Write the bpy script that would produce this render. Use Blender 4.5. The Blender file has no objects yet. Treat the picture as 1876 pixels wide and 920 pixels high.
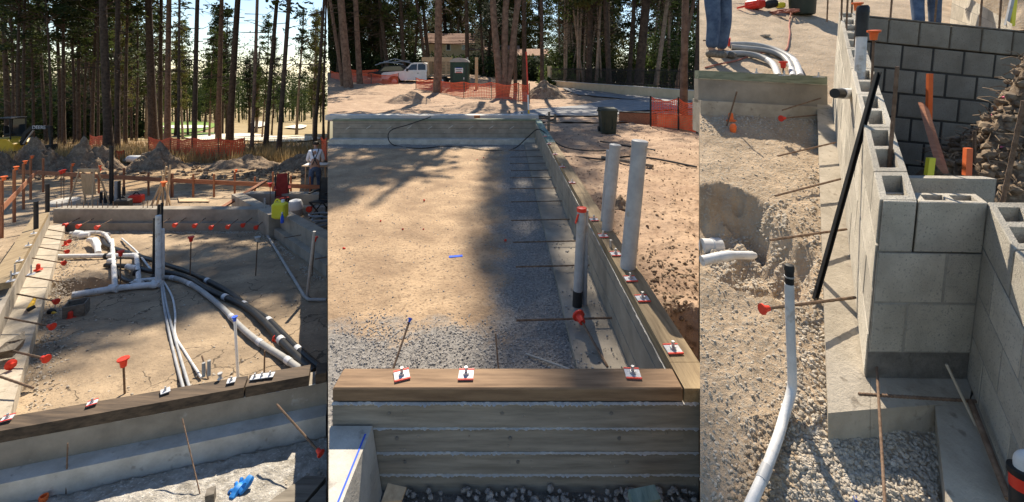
import bpy, math, random
from mathutils import Vector, noise, Matrix
random.seed(7)
S = bpy.context.scene
COL = S.collection
# ------------------------------------------------------------------ camera, sky, sun, exposure
CZ, F, CX, HY = 1.6, 800.0, 938.0, 130.0          # eye height, focal length and principal point in photo pixels, horizon row
cd = bpy.data.cameras.new('camera'); cam = bpy.data.objects.new('camera', cd); COL.objects.link(cam)
cam.location = (0, 0, CZ); cam.rotation_euler = (math.radians(90), 0, 0)
cd.sensor_width = 36; cd.lens = 36 * F / 1876; cd.shift_y = -(460 - HY) / 1876
cd.clip_start = 0.05; cd.clip_end = 4000
S.camera = cam
SUN_AZ, SUN_EL = math.radians(1.0), math.radians(50)
w = bpy.data.worlds.new('World'); S.world = w; w.use_nodes = True
wn = w.node_tree.nodes; wl = w.node_tree.links
sky = wn.new('ShaderNodeTexSky'); sky.sky_type = 'NISHITA'; sky.sun_disc = False
sky.sun_elevation = SUN_EL; sky.sun_rotation = SUN_AZ; sky.air_density = 1.0; sky.dust_density = 0.15; sky.ozone_density = 2.0
wl.new(sky.outputs[0], wn['Background'].inputs[0]); wn['Background'].inputs[1].default_value = 0.095
sv = Vector((math.sin(SUN_AZ) * math.cos(SUN_EL), math.cos(SUN_AZ) * math.cos(SUN_EL), math.sin(SUN_EL)))
sd = bpy.data.lights.new('sun', 'SUN'); sd.energy = 5.0; sd.angle = math.radians(0.5); sd.color = (1.0, 0.89, 0.73)
so = bpy.data.objects.new('sun', sd); COL.objects.link(so); so.location = (0, 0, 40)
so.rotation_euler = (-sv).to_track_quat('-Z', 'Y').to_euler()
S.view_settings.view_transform = 'Standard'; S.view_settings.look = 'None'
S.view_settings.exposure = 0.82; S.view_settings.gamma = 1.0
# ------------------------------------------------------------------ measuring: the three plots of ground
PL = {1: (-0.9, -0.11875), 2: (-0.6, 0.0), 'o': (0.0, 0.0), 'f': (-0.52, 0.0), 3: (-0.5, 0.4125), 'd': (-0.62, 0.4125)}
SEAM_A, SEAM_B = (600 - CX) / F, (1281 - CX) / F        # the two cuts between the plots
def at(x, y, Y): return Vector(((x - CX) / F * Y, Y, CZ - (y - HY) / F * Y))
def G(p, x, y, up=0.0):
    a, b = PL[p]; a += up; k = -(y - HY) / F
    return at(x, y, (a - CZ) / (k - b))
def gz(p, Y): return PL[p][0] + PL[p][1] * Y
LEAN = 0.105
def H(P, y, lean=0.0):                                   # height above P that reaches photo row y
    k = (y - HY) / F
    return (CZ - P.z - k * P.y) / (1 - lean * k)
def U(P, h, lean=0.0): return Vector((P.x, P.y - lean * h, P.z + h))
Z3 = Vector((0, 0, 1))
def lerp(a, b, t): return a + (b - a) * t
def N(x, y=0, z=0, s=1.0): return noise.noise(Vector((x * s, y * s, z * s)))
# ------------------------------------------------------------------ materials
def mat(name, c1, c2=None, scale=4.0, rough=0.85, bump=0.0, bscale=60.0, metal=0.0, spec=0.3, pos=False, c3=None, s3=40.0, dist=0.02, lo=0.35, hi=0.65, f3=0.5):
    m = bpy.data.materials.new(name); m.use_nodes = True
    n = m.node_tree.nodes; l = m.node_tree.links; b = n['Principled BSDF']
    b.inputs['Roughness'].default_value = rough; b.inputs['Metallic'].default_value = metal
    b.inputs['Specular IOR Level'].default_value = spec
    co = n.new('ShaderNodeNewGeometry').outputs['Position'] if pos else n.new('ShaderNodeTexCoord').outputs['Object']
    b.inputs['Base Color'].default_value = (*c1, 1)
    if c2:
        nz = n.new('ShaderNodeTexNoise'); nz.inputs['Scale'].default_value = scale; nz.inputs['Detail'].default_value = 7
        nz.inputs['Roughness'].default_value = 0.65; l.new(co, nz.inputs['Vector'])
        r = n.new('ShaderNodeValToRGB'); r.color_ramp.elements[0].position = lo; r.color_ramp.elements[1].position = hi
        r.color_ramp.elements[0].color = (*c1, 1); r.color_ramp.elements[1].color = (*c2, 1)
        l.new(nz.outputs['Fac'], r.inputs['Fac']); out = r.outputs['Color']
        if c3:
            n3 = n.new('ShaderNodeTexNoise'); n3.inputs['Scale'].default_value = s3; n3.inputs['Detail'].default_value = 4
            l.new(co, n3.inputs['Vector'])
            r3 = n.new('ShaderNodeValToRGB'); r3.color_ramp.elements[0].position = f3; r3.color_ramp.elements[1].position = f3 + 0.12
            l.new(n3.outputs['Fac'], r3.inputs['Fac'])
            mx = n.new('ShaderNodeMix'); mx.data_type = 'RGBA'
            l.new(r3.outputs['Color'], mx.inputs[0]); l.new(out, mx.inputs[6]); mx.inputs[7].default_value = (*c3, 1)
            out = mx.outputs[2]
        l.new(out, b.inputs['Base Color'])
    if bump:
        nb = n.new('ShaderNodeTexNoise'); nb.inputs['Scale'].default_value = bscale; nb.inputs['Detail'].default_value = 8
        nb.inputs['Roughness'].default_value = 0.7; l.new(co, nb.inputs['Vector'])
        bp = n.new('ShaderNodeBump'); bp.inputs['Strength'].default_value = bump; bp.inputs['Distance'].default_value = dist
        l.new(nb.outputs['Fac'], bp.inputs['Height']); l.new(bp.outputs[0], b.inputs['Normal'])
    return m
def add_cracks(m, scale, col, width=0.012):              # dried-mud cracks: dark gaps with a shape of their own
    n = m.node_tree.nodes; l = m.node_tree.links; b = n['Principled BSDF']
    g = n.new('ShaderNodeNewGeometry'); nz = n.new('ShaderNodeTexNoise'); nz.inputs['Scale'].default_value = 2.5; nz.inputs['Detail'].default_value = 5
    l.new(g.outputs['Position'], nz.inputs['Vector'])
    ad = n.new('ShaderNodeMix'); ad.data_type = 'RGBA'; ad.blend_type = 'ADD'; ad.inputs[0].default_value = 0.55
    l.new(g.outputs['Position'], ad.inputs[6]); l.new(nz.outputs['Color'], ad.inputs[7])
    v = n.new('ShaderNodeTexVoronoi'); v.feature = 'DISTANCE_TO_EDGE'; v.inputs['Scale'].default_value = scale; l.new(ad.outputs[2], v.inputs['Vector'])
    n2 = n.new('ShaderNodeTexNoise'); n2.inputs['Scale'].default_value = 0.9; l.new(g.outputs['Position'], n2.inputs['Vector'])
    cr = n.new('ShaderNodeMath'); cr.operation = 'MULTIPLY'; l.new(n2.outputs['Fac'], cr.inputs[0]); cr.inputs[1].default_value = width * 2
    lt = n.new('ShaderNodeMath'); lt.operation = 'LESS_THAN'; l.new(v.outputs['Distance'], lt.inputs[0]); l.new(cr.outputs[0], lt.inputs[1])
    n5 = n.new('ShaderNodeMath'); n5.operation = 'GREATER_THAN'; n5.inputs[1].default_value = 0.5; l.new(n2.outputs['Fac'], n5.inputs[0])
    mm = n.new('ShaderNodeMath'); mm.operation = 'MULTIPLY'; l.new(lt.outputs[0], mm.inputs[0]); l.new(n5.outputs[0], mm.inputs[1])
    src = b.inputs['Base Color'].links[0].from_socket
    mx = n.new('ShaderNodeMix'); mx.data_type = 'RGBA'; l.new(mm.outputs[0], mx.inputs[0]); l.new(src, mx.inputs[6]); mx.inputs[7].default_value = (*col, 1)
    l.new(mx.outputs[2], b.inputs['Base Color'])
def add_gravel(m, c1, c2):                               # grey gravel lies over the dirt along the right wall and the near wall
    n = m.node_tree.nodes; l = m.node_tree.links; b = n['Principled BSDF']
    g = n.new('ShaderNodeNewGeometry'); sp = n.new('ShaderNodeSeparateXYZ'); l.new(g.outputs['Position'], sp.inputs[0])
    def noise_(s, d=4):
        z = n.new('ShaderNodeTexNoise'); z.inputs['Scale'].default_value = s; z.inputs['Detail'].default_value = d; z.inputs['Roughness'].default_value = .7; l.new(g.outputs['Position'], z.inputs['Vector']); return z.outputs['Fac']
    def math_(op, a, b_):
        q = n.new('ShaderNodeMath'); q.operation = op
        for i, v in enumerate((a, b_)):
            if isinstance(v, (int, float)): q.inputs[i].default_value = v
            else: l.new(v, q.inputs[i])
        return q.outputs[0]
    nz = math_('MULTIPLY', math_('SUBTRACT', noise_(2.2, 8), .5), 1.1)
    ex = math_('ADD', math_('ADD', sp.outputs['X'], .18), nz)
    ey = math_('ADD', math_('SUBTRACT', 3.75, sp.outputs['Y']), math_('MULTIPLY', nz, 1.6))
    ef = math_('SUBTRACT', sp.outputs['Y'], 12.4)
    e = math_('MAXIMUM', math_('MAXIMUM', ex, ey), ef)
    mr = n.new('ShaderNodeMapRange'); mr.inputs['From Min'].default_value = -.14; mr.inputs['From Max'].default_value = .16; l.new(e, mr.inputs['Value'])
    r = n.new('ShaderNodeValToRGB'); r.color_ramp.elements[0].position = .38; r.color_ramp.elements[1].position = .64
    r.color_ramp.elements[0].color = (*c1, 1); r.color_ramp.elements[1].color = (*c2, 1); l.new(noise_(42, 6), r.inputs['Fac'])
    src = b.inputs['Base Color'].links[0].from_socket; mx = n.new('ShaderNodeMix'); mx.data_type = 'RGBA'
    l.new(mr.outputs[0], mx.inputs[0]); l.new(src, mx.inputs[6]); l.new(r.outputs[0], mx.inputs[7]); l.new(mx.outputs[2], b.inputs['Base Color'])
def leafmat(name, c1, c2, tr=0.35):
    m = mat(name, c1, c2, 0.9, 0.7, spec=0.15, pos=True, lo=0.4, hi=0.6)
    n = m.node_tree.nodes; l = m.node_tree.links; b = n['Principled BSDF']
    t = n.new('ShaderNodeBsdfTranslucent'); mx = n.new('ShaderNodeMixShader'); mx.inputs[0].default_value = tr
    l.new(b.inputs['Base Color'].links[0].from_socket, t.inputs[0])
    l.new(b.outputs[0], mx.inputs[1]); l.new(t.outputs[0], mx.inputs[2]); l.new(mx.outputs[0], n['Material Output'].inputs[0])
    return m
m_dirt1 = mat('pad_dirt', (.22, .165, .11), (.42, .315, .205), 1.4, 0.95, 0.8, 20, pos=True, c3=(.24, .18, .12), s3=30, dist=0.03, f3=.56)
add_cracks(m_dirt1, 1.9, (.12, .09, .06))
m_dirt2 = mat('site_dirt', (.27, .185, .115), (.48, .34, .21), 1.6, 0.95, 0.9, 22, pos=True, c3=(.25, .17, .105), s3=34, dist=0.03, f3=.54)
add_gravel(m_dirt2, (.14, .13, .12), (.34, .315, .285))
m_dirt2o = mat('outer_dirt', (.30, .20, .135), (.46, .33, .225), 1.4, 0.95, 0.8, 9, pos=True, c3=(.22, .15, .10), s3=18, dist=0.05, f3=.55)
m_dirt3 = mat('trench_dirt', (.34, .255, .17), (.54, .41, .28), 3.0, 0.95, 0.9, 30, pos=True, c3=(.42, .36, .28), s3=60, dist=0.03, f3=.52)
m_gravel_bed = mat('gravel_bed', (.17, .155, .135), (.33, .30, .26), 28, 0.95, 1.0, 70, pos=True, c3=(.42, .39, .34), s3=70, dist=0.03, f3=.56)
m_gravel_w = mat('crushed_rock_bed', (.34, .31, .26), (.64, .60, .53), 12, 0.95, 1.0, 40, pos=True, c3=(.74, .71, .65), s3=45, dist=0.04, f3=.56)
m_soil = mat('cut_soil', (.20, .14, .09), (.33, .24, .16), 3, 0.95, 0.8, 12, pos=True)
m_clod = mat('dug_soil', (.15, .105, .07), (.31, .23, .155), 5, 0.95, 0.9, 14, pos=True, c3=(.42, .34, .25), s3=20, dist=.05, f3=.6)
m_stone = mat('stone', (.30, .255, .195), (.56, .495, .405), 40, 0.9, 0.4, 60, pos=True)
m_stone_d = mat('grey_stone', (.20, .185, .17), (.42, .39, .355), 40, 0.9, 0.4, 60, pos=True)
m_conc = mat('concrete', (.225, .195, .155), (.35, .305, .245), 3.0, 0.85, 0.25, 50, pos=True, c3=(.42, .40, .36), s3=9, dist=.01, f3=.68)
m_conc_w = mat('pale_concrete', (.40, .37, .32), (.58, .55, .49), 5, 0.9, 0.4, 60, pos=True, c3=(.30, .27, .23), s3=14, dist=.01, f3=.62)
m_conc_t = mat('tan_concrete', (.33, .285, .22), (.47, .41, .325), 6, 0.9, 0.5, 70, pos=True, c3=(.26, .22, .17), s3=22, dist=.01, f3=.6)
m_mortar = mat('grout', (.16, .145, .125), (.26, .24, .21), 20, 0.95, 0.8, 60, pos=True)
m_mortar_l = mat('pale_mortar', (.33, .30, .25), (.46, .42, .36), 20, 0.95, 0.8, 60, pos=True)
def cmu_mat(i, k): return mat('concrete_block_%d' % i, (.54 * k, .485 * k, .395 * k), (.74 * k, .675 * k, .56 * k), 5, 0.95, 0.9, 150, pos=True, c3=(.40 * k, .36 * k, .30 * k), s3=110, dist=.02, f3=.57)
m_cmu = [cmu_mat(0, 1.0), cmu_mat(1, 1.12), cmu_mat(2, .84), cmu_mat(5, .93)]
def woodmat(name, c1, c2, axis=0, rough=.75):
    m = mat(name, c1, c2, 3, rough, 0.35, 30, pos=True, dist=.006)
    n = m.node_tree.nodes; l = m.node_tree.links
    g = [x for x in n if x.type == 'NEW_GEOMETRY'][0]
    mp = n.new('ShaderNodeMapping'); sc = [14, 14, 14]; sc[axis] = 1.2; mp.inputs['Scale'].default_value = sc
    l.new(g.outputs['Position'], mp.inputs['Vector'])
    for t in n:
        if t.type == 'TEX_NOISE': l.new(mp.outputs[0], t.inputs['Vector']); t.inputs['Scale'].default_value = 2.2
    return m
m_conc_b = woodmat('board_marked_concrete', (.20, .175, .14), (.33, .29, .235), rough=.9)
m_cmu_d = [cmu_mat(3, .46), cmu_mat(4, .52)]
m_sill = woodmat('treated_lumber', (.15, .09, .05), (.29, .185, .105))
m_sill_d = woodmat('dark_lumber', (.045, .032, .022), (.13, .09, .058))
m_sill_y = woodmat('treated_lumber_long', (.19, .135, .075), (.36, .27, .155), 1)
m_sill_g = woodmat('green_lumber', (.13, .15, .10), (.27, .29, .21))
m_sill_gy = woodmat('green_lumber_long', (.10, .16, .14), (.25, .33, .28), 1)
m_dkwood = woodmat('weathered_board', (.10, .085, .065), (.22, .19, .15))
m_stake = woodmat('red_brown_stake', (.26, .095, .045), (.40, .17, .08), 2)
m_rail = woodmat('red_brown_rail', (.24, .09, .045), (.38, .165, .085))
m_ply = woodmat('plywood', (.42, .29, .17), (.56, .41, .25), 2)
m_pvc = mat('white_pipe', (.50, .495, .48), (.70, .695, .68), 7, 0.5, 0.15, 30, pos=True, c3=(.36, .31, .25), s3=13, f3=.59)
m_pvc_g = mat('grey_pipe', (.30, .305, .31), (.43, .435, .435), 5, 0.5, pos=True, c3=(.30, .265, .22), s3=11, f3=.6)
m_abs = mat('black_pipe', (.012, .012, .013), (.03, .03, .031), 8, 0.45, pos=True)
m_conduit = mat('grey_conduit', (.27, .27, .26), (.38, .37, .35), 8, 0.5, pos=True)
m_steel = mat('galvanised_steel', (.40, .40, .41), (.52, .52, .52), 30, 0.45, metal=0.7)
m_plate = mat('white_plate', (.42, .42, .43), (.66, .66, .67), 25, 0.45, pos=True)
m_rebar = mat('rebar_steel', (.10, .075, .055), (.22, .14, .09), 30, 0.75, 0.5, 90, metal=0.3, pos=True)
m_rust = mat('rusty_rebar', (.13, .08, .05), (.25, .165, .11), 30, 0.85, 0.5, 90, pos=True)
m_red = mat('red_plastic', (.62, .035, .02), (.72, .06, .03), 12, 0.45)
m_dkred = mat('dark_red_canvas', (.22, .025, .02), (.32, .04, .03), 8, 0.8)
m_orange = mat('orange_plastic', (.75, .13, .03), (.82, .19, .05), 12, 0.5)
m_net = mat('orange_netting', (.72, .085, .035), (.85, .16, .06), 3, 0.6)
m_bark = [mat('pine_bark', (.040, .029, .022), (.115, .078, .056), 5, 0.95, 1.0, 9, pos=True, dist=.06),
          mat('red_pine_bark', (.10, .06, .042), (.24, .155, .11), 5, 0.95, 1.0, 9, pos=True, dist=.06),
          mat('pale_bark', (.17, .12, .085), (.34, .26, .195), 5, 0.95, 0.8, 9, pos=True, dist=.04)]
m_leaf = [leafmat('dark_needles', (.018, .030, .012), (.045, .065, .022), .3), leafmat('green_needles', (.030, .050, .014), (.085, .105, .03), .38),
          leafmat('yellow_needles', (.065, .075, .02), (.15, .14, .045), .42), leafmat('ivy_leaves', (.06, .10, .02), (.14, .19, .045), .45)]
m_drygrass = leafmat('dry_grass', (.27, .19, .085), (.44, .32, .16), .3)
m_roots = mat('root_litter', (.13, .09, .06), (.33, .25, .17), 12, 0.95, pos=True)
m_black = mat('black_rubber', (.012, .012, .012), (.03, .03, .03), 9, 0.6)
m_yellow = mat('yellow_paint', (.70, .40, .02), (.78, .47, .04), 3, 0.4)
m_yplast = mat('yellow_plastic', (.72, .62, .03), (.8, .7, .06), 3, 0.45)
m_white = mat('white_paint', (.66, .66, .64), (.76, .76, .75), 2, 0.35)
m_glass = mat('window_glass', (.02, .025, .03), None, rough=0.08, spec=0.6)
m_jeans = mat('denim', (.04, .065, .12), (.10, .145, .22), 9, 0.9, 0.3, 60)
m_shirt = mat('white_cotton', (.66, .68, .72), (.76, .77, .8), 9, 0.9)
m_skin = mat('skin', (.36, .20, .13), (.42, .25, .17), 9, 0.6)
m_hair = mat('dark_hair', (.02, .015, .01), (.04, .03, .02), 20, 0.7)
m_green = mat('green_plastic', (.012, .045, .032), (.025, .065, .045), 4, 0.5)
m_dkgreen = mat('dark_bin_plastic', (.022, .033, .026), (.035, .045, .036), 6, 0.5)
m_blue = mat('blue_glove', (.02, .18, .55), (.04, .28, .7), 10, 0.5)
m_asph = mat('road_asphalt', (.20, .20, .205), (.30, .295, .29), 3, 0.9, 0.3, 60, pos=True)
m_stucco = mat('cream_stucco', (.55, .45, .29), (.64, .53, .36), 2, 0.9, 0.2, 40)
m_tile = mat('roof_tile', (.22, .12, .085), (.38, .24, .17), 4, 0.9, 0.5, 20)
m_fair = mat('fairway_grass', (.13, .21, .035), (.20, .30, .06), .3, 0.95, 0.3, 8, pos=True)
m_rough = mat('dry_rough', (.25, .18, .085), (.37, .28, .14), .22, 0.95, 0.6, 3, pos=True, c3=(.21, .17, .08), s3=.9, f3=.56)
m_sand = mat('bunker_sand', (.66, .58, .44), (.74, .67, .53), 1, 0.95, pos=True)
m_litter = mat('needle_litter', (.24, .155, .085), (.41, .29, .165), .9, 0.95, 0.8, 6, pos=True, c3=(.15, .10, .06), s3=6, dist=.08, f3=.56)
m_ink = mat('dark_print', (.02, .02, .03))
m_bluep = mat('blue_paint', (.05, .12, .6))
m_pink = mat('pink_paint', (.62, .12, .22), (.7, .2, .3), 10, .8)
m_coil = mat('red_cord', (.30, .10, .07), (.38, .15, .1), 10, .7)
m_curb = mat('pale_curb', (.50, .48, .44), (.60, .57, .52), 3, .9, .2, 30, pos=True)
# ------------------------------------------------------------------ mesh building
class MB:
    def __init__(s): s.v = []; s.f = []
    def quad(s, *p):
        i = len(s.v); s.v += [Vector(q) for q in p]; s.f.append(tuple(range(i, i + len(p)))); return s
    def hexa(s, c):                                       # 8 corners: bottom ring 0-3, top ring 4-7
        i = len(s.v); s.v += [Vector(q) for q in c]
        for q in ((3, 2, 1, 0), (4, 5, 6, 7), (0, 1, 5, 4), (1, 2, 6, 5), (2, 3, 7, 6), (3, 0, 4, 7)): s.f.append(tuple(i + k for k in q))
        return s
    def box(s, c, d, rz=0.0, rx=0.0, ry=0.0):
        M = Matrix.Rotation(rz, 3, 'Z') @ Matrix.Rotation(ry, 3, 'Y') @ Matrix.Rotation(rx, 3, 'X'); c = Vector(c); x, y, z = d[0] / 2, d[1] / 2, d[2] / 2
        return s.hexa([c + M @ Vector(p) for p in ((-x, -y, -z), (x, -y, -z), (x, y, -z), (-x, y, -z), (-x, -y, z), (x, -y, z), (x, y, z), (-x, y, z))])
    def cbox(s, c, d, ch, rz=0.0, rx=0.0, ry=0.0):        # box with chamfered edges
        M = Matrix.Rotation(rz, 3, 'Z') @ Matrix.Rotation(ry, 3, 'Y') @ Matrix.Rotation(rx, 3, 'X'); c = Vector(c); x, y, z = d[0] / 2, d[1] / 2, d[2] / 2
        rings = [(x - ch, y - ch, -z), (x, y, -z + ch), (x, y, z - ch), (x - ch, y - ch, z)]; i = len(s.v)
        for (a, b, h) in rings:
            e = ch * .7
            for p in ((-a + e, -b), (a - e, -b), (a, -b + e), (a, b - e), (a - e, b), (-a + e, b), (-a, b - e), (-a, -b + e)): s.v.append(c + M @ Vector((*p, h)))
        for r in range(3):
            for k in range(8): s.f.append((i + r * 8 + k, i + r * 8 + (k + 1) % 8, i + r * 8 + 8 + (k + 1) % 8, i + r * 8 + 8 + k))
        s.f.append(tuple(i + k for k in range(7, -1, -1))); s.f.append(tuple(i + 24 + k for k in range(8))); return s
    def tube(s, pts, r, n=8, cap=True):
        pts = [Vector(p) for p in pts]; rs = r if isinstance(r, (list, tuple)) else [r] * len(pts); i0 = len(s.v); prev = None
        for k, p in enumerate(pts):
            d = (pts[min(k + 1, len(pts) - 1)] - pts[max(k - 1, 0)])
            d = d.normalized() if d.length > 1e-9 else Vector((0, 0, 1))
            if prev is None: a = d.orthogonal().normalized()
            else:
                a = prev - d * prev.dot(d); a = a.normalized() if a.length > 1e-6 else d.orthogonal().normalized()
            prev = a; b = d.cross(a)
            for j in range(n):
                t = 2 * math.pi * j / n; s.v.append(p + (a * math.cos(t) + b * math.sin(t)) * rs[k])
        for k in range(len(pts) - 1):
            for j in range(n):
                s.f.append((i0 + k * n + j, i0 + k * n + (j + 1) % n, i0 + (k + 1) * n + (j + 1) % n, i0 + (k + 1) * n + j))
        if cap: s.f.append(tuple(i0 + j for j in range(n - 1, -1, -1))); s.f.append(tuple(i0 + (len(pts) - 1) * n + j for j in range(n)))
        return s
    def lathe(s, c, prof, n=12, axis=Z3):                 # prof: (radius, height along axis)
        a = Vector(axis).normalized(); u = a.orthogonal().normalized(); v = a.cross(u); i0 = len(s.v); c = Vector(c)
        for (r, h) in prof:
            for j in range(n):
                t = 2 * math.pi * j / n; s.v.append(c + a * h + (u * math.cos(t) + v * math.sin(t)) * r)
        for k in range(len(prof) - 1):
            for j in range(n): s.f.append((i0 + k * n + j, i0 + k * n + (j + 1) % n, i0 + (k + 1) * n + (j + 1) % n, i0 + (k + 1) * n + j))
        s.f.append(tuple(i0 + j for j in range(n - 1, -1, -1))); s.f.append(tuple(i0 + (len(prof) - 1) * n + j for j in range(n))); return s
    def prism(s, poly, ext):                              # polygon pushed along ext
        n = len(poly); i = len(s.v); ext = Vector(ext)
        s.v += [Vector(p) for p in poly] + [Vector(p) + ext for p in poly]
        s.f.append(tuple(i + k for k in range(n - 1, -1, -1))); s.f.append(tuple(i + n + k for k in range(n)))
        for k in range(n): s.f.append((i + k, i + (k + 1) % n, i + n + (k + 1) % n, i + n + k))
        return s
def smooth_path(pts, n=6):                               # Catmull-Rom through the points
    pts = [Vector(p) for p in pts]; out = []
    for i in range(len(pts) - 1):
        p0 = pts[max(i - 1, 0)]; p1 = pts[i]; p2 = pts[i + 1]; p3 = pts[min(i + 2, len(pts) - 1)]
        for k in range(n):
            t = k / n; out.append(0.5 * ((2 * p1) + (p2 - p0) * t + (2 * p0 - 5 * p1 + 4 * p2 - p3) * t * t + (3 * p1 - p0 - 3 * p2 + p3) * t ** 3))
    return out + [pts[-1]]
def root_of(o):
    while o.parent: o = o.parent
    return o
def ob(name, mb, m, parent=None, smooth=False, loc=None, label=None):
    base = root_of(parent).location if parent else Vector(loc if loc is not None else (0, 0, 0))
    me = bpy.data.meshes.new(name); me.from_pydata([v - base for v in mb.v], [], mb.f); me.validate()
    if smooth:
        me.shade_smooth()
        try: me.set_sharp_from_angle(angle=math.radians(40))
        except Exception: pass
    for q in (m if isinstance(m, (list, tuple)) else [m]): me.materials.append(q)
    o = bpy.data.objects.new(name, me); COL.objects.link(o)
    if parent: o.parent = parent
    else: o.location = base
    if label: o['label'] = label
    return o
def tag(o, label, cat, group=None):
    o['label'] = label; o['category'] = cat
    if group: o['group'] = group
    return o
def thing(name, label, cat, loc, group=None):
    o = bpy.data.objects.new(name, None); COL.objects.link(o); o.location = Vector(loc); o.empty_display_size = .1
    return tag(o, label, cat, group)
def solo(name, mb, m, label, cat, loc, group=None, smooth=False): return tag(ob(name, mb, m, None, smooth, loc), label, cat, group)
def struct(name, mb, m, smooth=False, kind='structure', label=None, cat=None):
    o = ob(name, mb, m, None, smooth); o['kind'] = kind
    if label: o['label'] = label; o['category'] = cat
    return o
ICO = None
def icos():
    t = (1 + 5 ** .5) / 2
    v = [Vector(p).normalized() for p in ((-1, t, 0), (1, t, 0), (-1, -t, 0), (1, -t, 0), (0, -1, t), (0, 1, t), (0, -1, -t), (0, 1, -t), (t, 0, -1), (t, 0, 1), (-t, 0, -1), (-t, 0, 1))]
    f = [(0, 11, 5), (0, 5, 1), (0, 1, 7), (0, 7, 10), (0, 10, 11), (1, 5, 9), (5, 11, 4), (11, 10, 2), (10, 7, 6), (7, 1, 8), (3, 9, 4), (3, 4, 2), (3, 2, 6), (3, 6, 8), (3, 8, 9), (4, 9, 5), (2, 4, 11), (6, 2, 10), (8, 6, 7), (9, 8, 1)]
    return v, f
ICO = icos()
def add_stone(mb, p, r):
    i = len(mb.v); q = Matrix.Rotation(random.uniform(0, 6.28), 3, 'Z') @ Matrix.Rotation(random.uniform(0, 6.28), 3, 'X')
    sx, sy, sz = r * random.uniform(.7, 1.35), r * random.uniform(.6, 1.1), r * random.uniform(.5, .9)
    for v in ICO[0]:
        k = random.uniform(.75, 1.15); mb.v.append(p + q @ Vector((v.x * sx * k, v.y * sy * k, v.z * sz * k)))
    mb.f += [tuple(i + k for k in f) for f in ICO[1]]
def sheet(x0, x1, Y0, Y1, z, nx, ny, skirt=(0, 0, 0, 0)):  # ground between x0(Y) and x1(Y); skirt: depth of cut sides left, right, near, far
    mb = MB(); r = (Y1 / Y0) ** (1 / ny)
    for j in range(ny + 1):
        Y = Y0 * r ** j; a, b = x0(Y), x1(Y)
        for i in range(nx + 1): X = lerp(a, b, i / nx); mb.v.append(Vector((X, Y, z(X, Y))))
    for j in range(ny):
        for i in range(nx): k = j * (nx + 1) + i; mb.f.append((k, k + 1, k + nx + 2, k + nx + 1))
    def side(idx, d):
        i0 = len(mb.v); mb.v += [mb.v[i] - Vector((0, 0, d)) for i in idx]
        for k in range(len(idx) - 1): mb.f.append((idx[k], idx[k + 1], i0 + k + 1, i0 + k))
    n1 = nx + 1
    if skirt[0]: side([j * n1 for j in range(ny + 1)], skirt[0])
    if skirt[1]: side([j * n1 + nx for j in range(ny + 1)], skirt[1])
    if skirt[2]: side(list(range(n1)), skirt[2])
    if skirt[3]: side([ny * n1 + i for i in range(n1)], skirt[3])
    return mb
def wall_box(mb, A, B, z0a, z1a, z0b, z1b, t0, t1, ext=(0, 0)):   # box along A-B, offset t0..t1 to the far side
    d = Vector((B.x - A.x, B.y - A.y, 0)).normalized(); n = Vector((-d.y, d.x, 0))
    A = A - d * ext[0]; B = B + d * ext[1]
    p = [A + n * t0, B + n * t0, B + n * t1, A + n * t1]
    za = [z0a, z0b, z0b, z0a]; zb = [z1a, z1b, z1b, z1a]
    mb.hexa([p[i] + Z3 * za[i] for i in range(4)] + [p[i] + Z3 * zb[i] for i in range(4)]); return mb
def rough_strip(mb, A, B, z, t, w, h, seed, step=.012):   # ragged cement fin squeezed out along a line
    d = (B - A); L = Vector((d.x, d.y, 0)).length; n = int(L / step); u = Vector((d.x, d.y, 0)).normalized(); nn = Vector((-u.y, u.x, 0))
    i0 = len(mb.v)
    for k in range(n + 1):
        p = lerp(A, B, k / n) + Z3 * z; a = abs(N(k * .35, seed)) * 1.3 + .25 + random.random() * .35; hh = h * (.5 + .9 * abs(N(k * .2, seed + 9)))
        mb.v += [p + nn * t + Z3 * hh, p + nn * (t - w * a) + Z3 * hh * .3, p + nn * (t - w * a * .8) - Z3 * hh * .4, p + nn * t - Z3 * hh]
    for k in range(n):
        for j in range(3): q = i0 + k * 4 + j; mb.f.append((q, q + 1, q + 5, q + 4))
    return mb
def rebar(parent, A, B, r=.009, cap=None, m=None, capm=None):
    A, B = Vector(A), Vector(B); d = (B - A); L = d.length; k = max(2, min(40, int(L / .03))); pts = [lerp(A, B, i / k) for i in range(k + 1)]
    rs = [r * (1.12 if i % 2 else .95) for i in range(k + 1)]
    o = ob('rebar', MB().tube(pts, rs, 6), m or m_rebar, parent)
    if cap: safety_cap(o, B, d.normalized(), cap, capm)
    return o
def safety_cap(parent, P, d, s, m=None):
    return ob('safety_cap', MB().lathe(P - d * s * .9, [(s * .42, 0), (s * .5, s * .6), (s * .55, s * 1.0), (s * .85, s * 1.15), (s * .85, s * 1.4), (s * .3, s * 1.45)], 10, d), m or m_red, parent, True)
def anchor(parent, P, s, rz, h=.05, red=True):            # square washer, nut and bolt on a sill
    pl = ob('washer_plate', MB().box(P + Z3 * .004, (s, s, .006), rz), m_plate, parent)
    if red:
        u = Vector((-math.sin(rz), math.cos(rz), 0))
        for q in (-1, 1): ob('red_tape', MB().box(P + u * q * s * .47 + Z3 * .0065, (s * 1.02, s * .12, .006), rz), m_red, pl)
    b = ob('anchor_bolt', MB().tube([P, P + Z3 * h], s * .11, 8), m_steel, pl, True)
    ob('nut', MB().lathe(P + Z3 * .007, [(s * .2, 0), (s * .2, s * .16)], 6), m_steel, b)
def pipe(name, pts, r, m, label=None, cat='pipe', parent=None, n=10, sm=5, group=None):
    mb = MB().tube(smooth_path(pts, sm) if sm else pts, r, n)
    if parent: return ob(name, mb, m, parent, True)
    return solo(name, mb, m, label, cat, pts[0], group, True)
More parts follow.
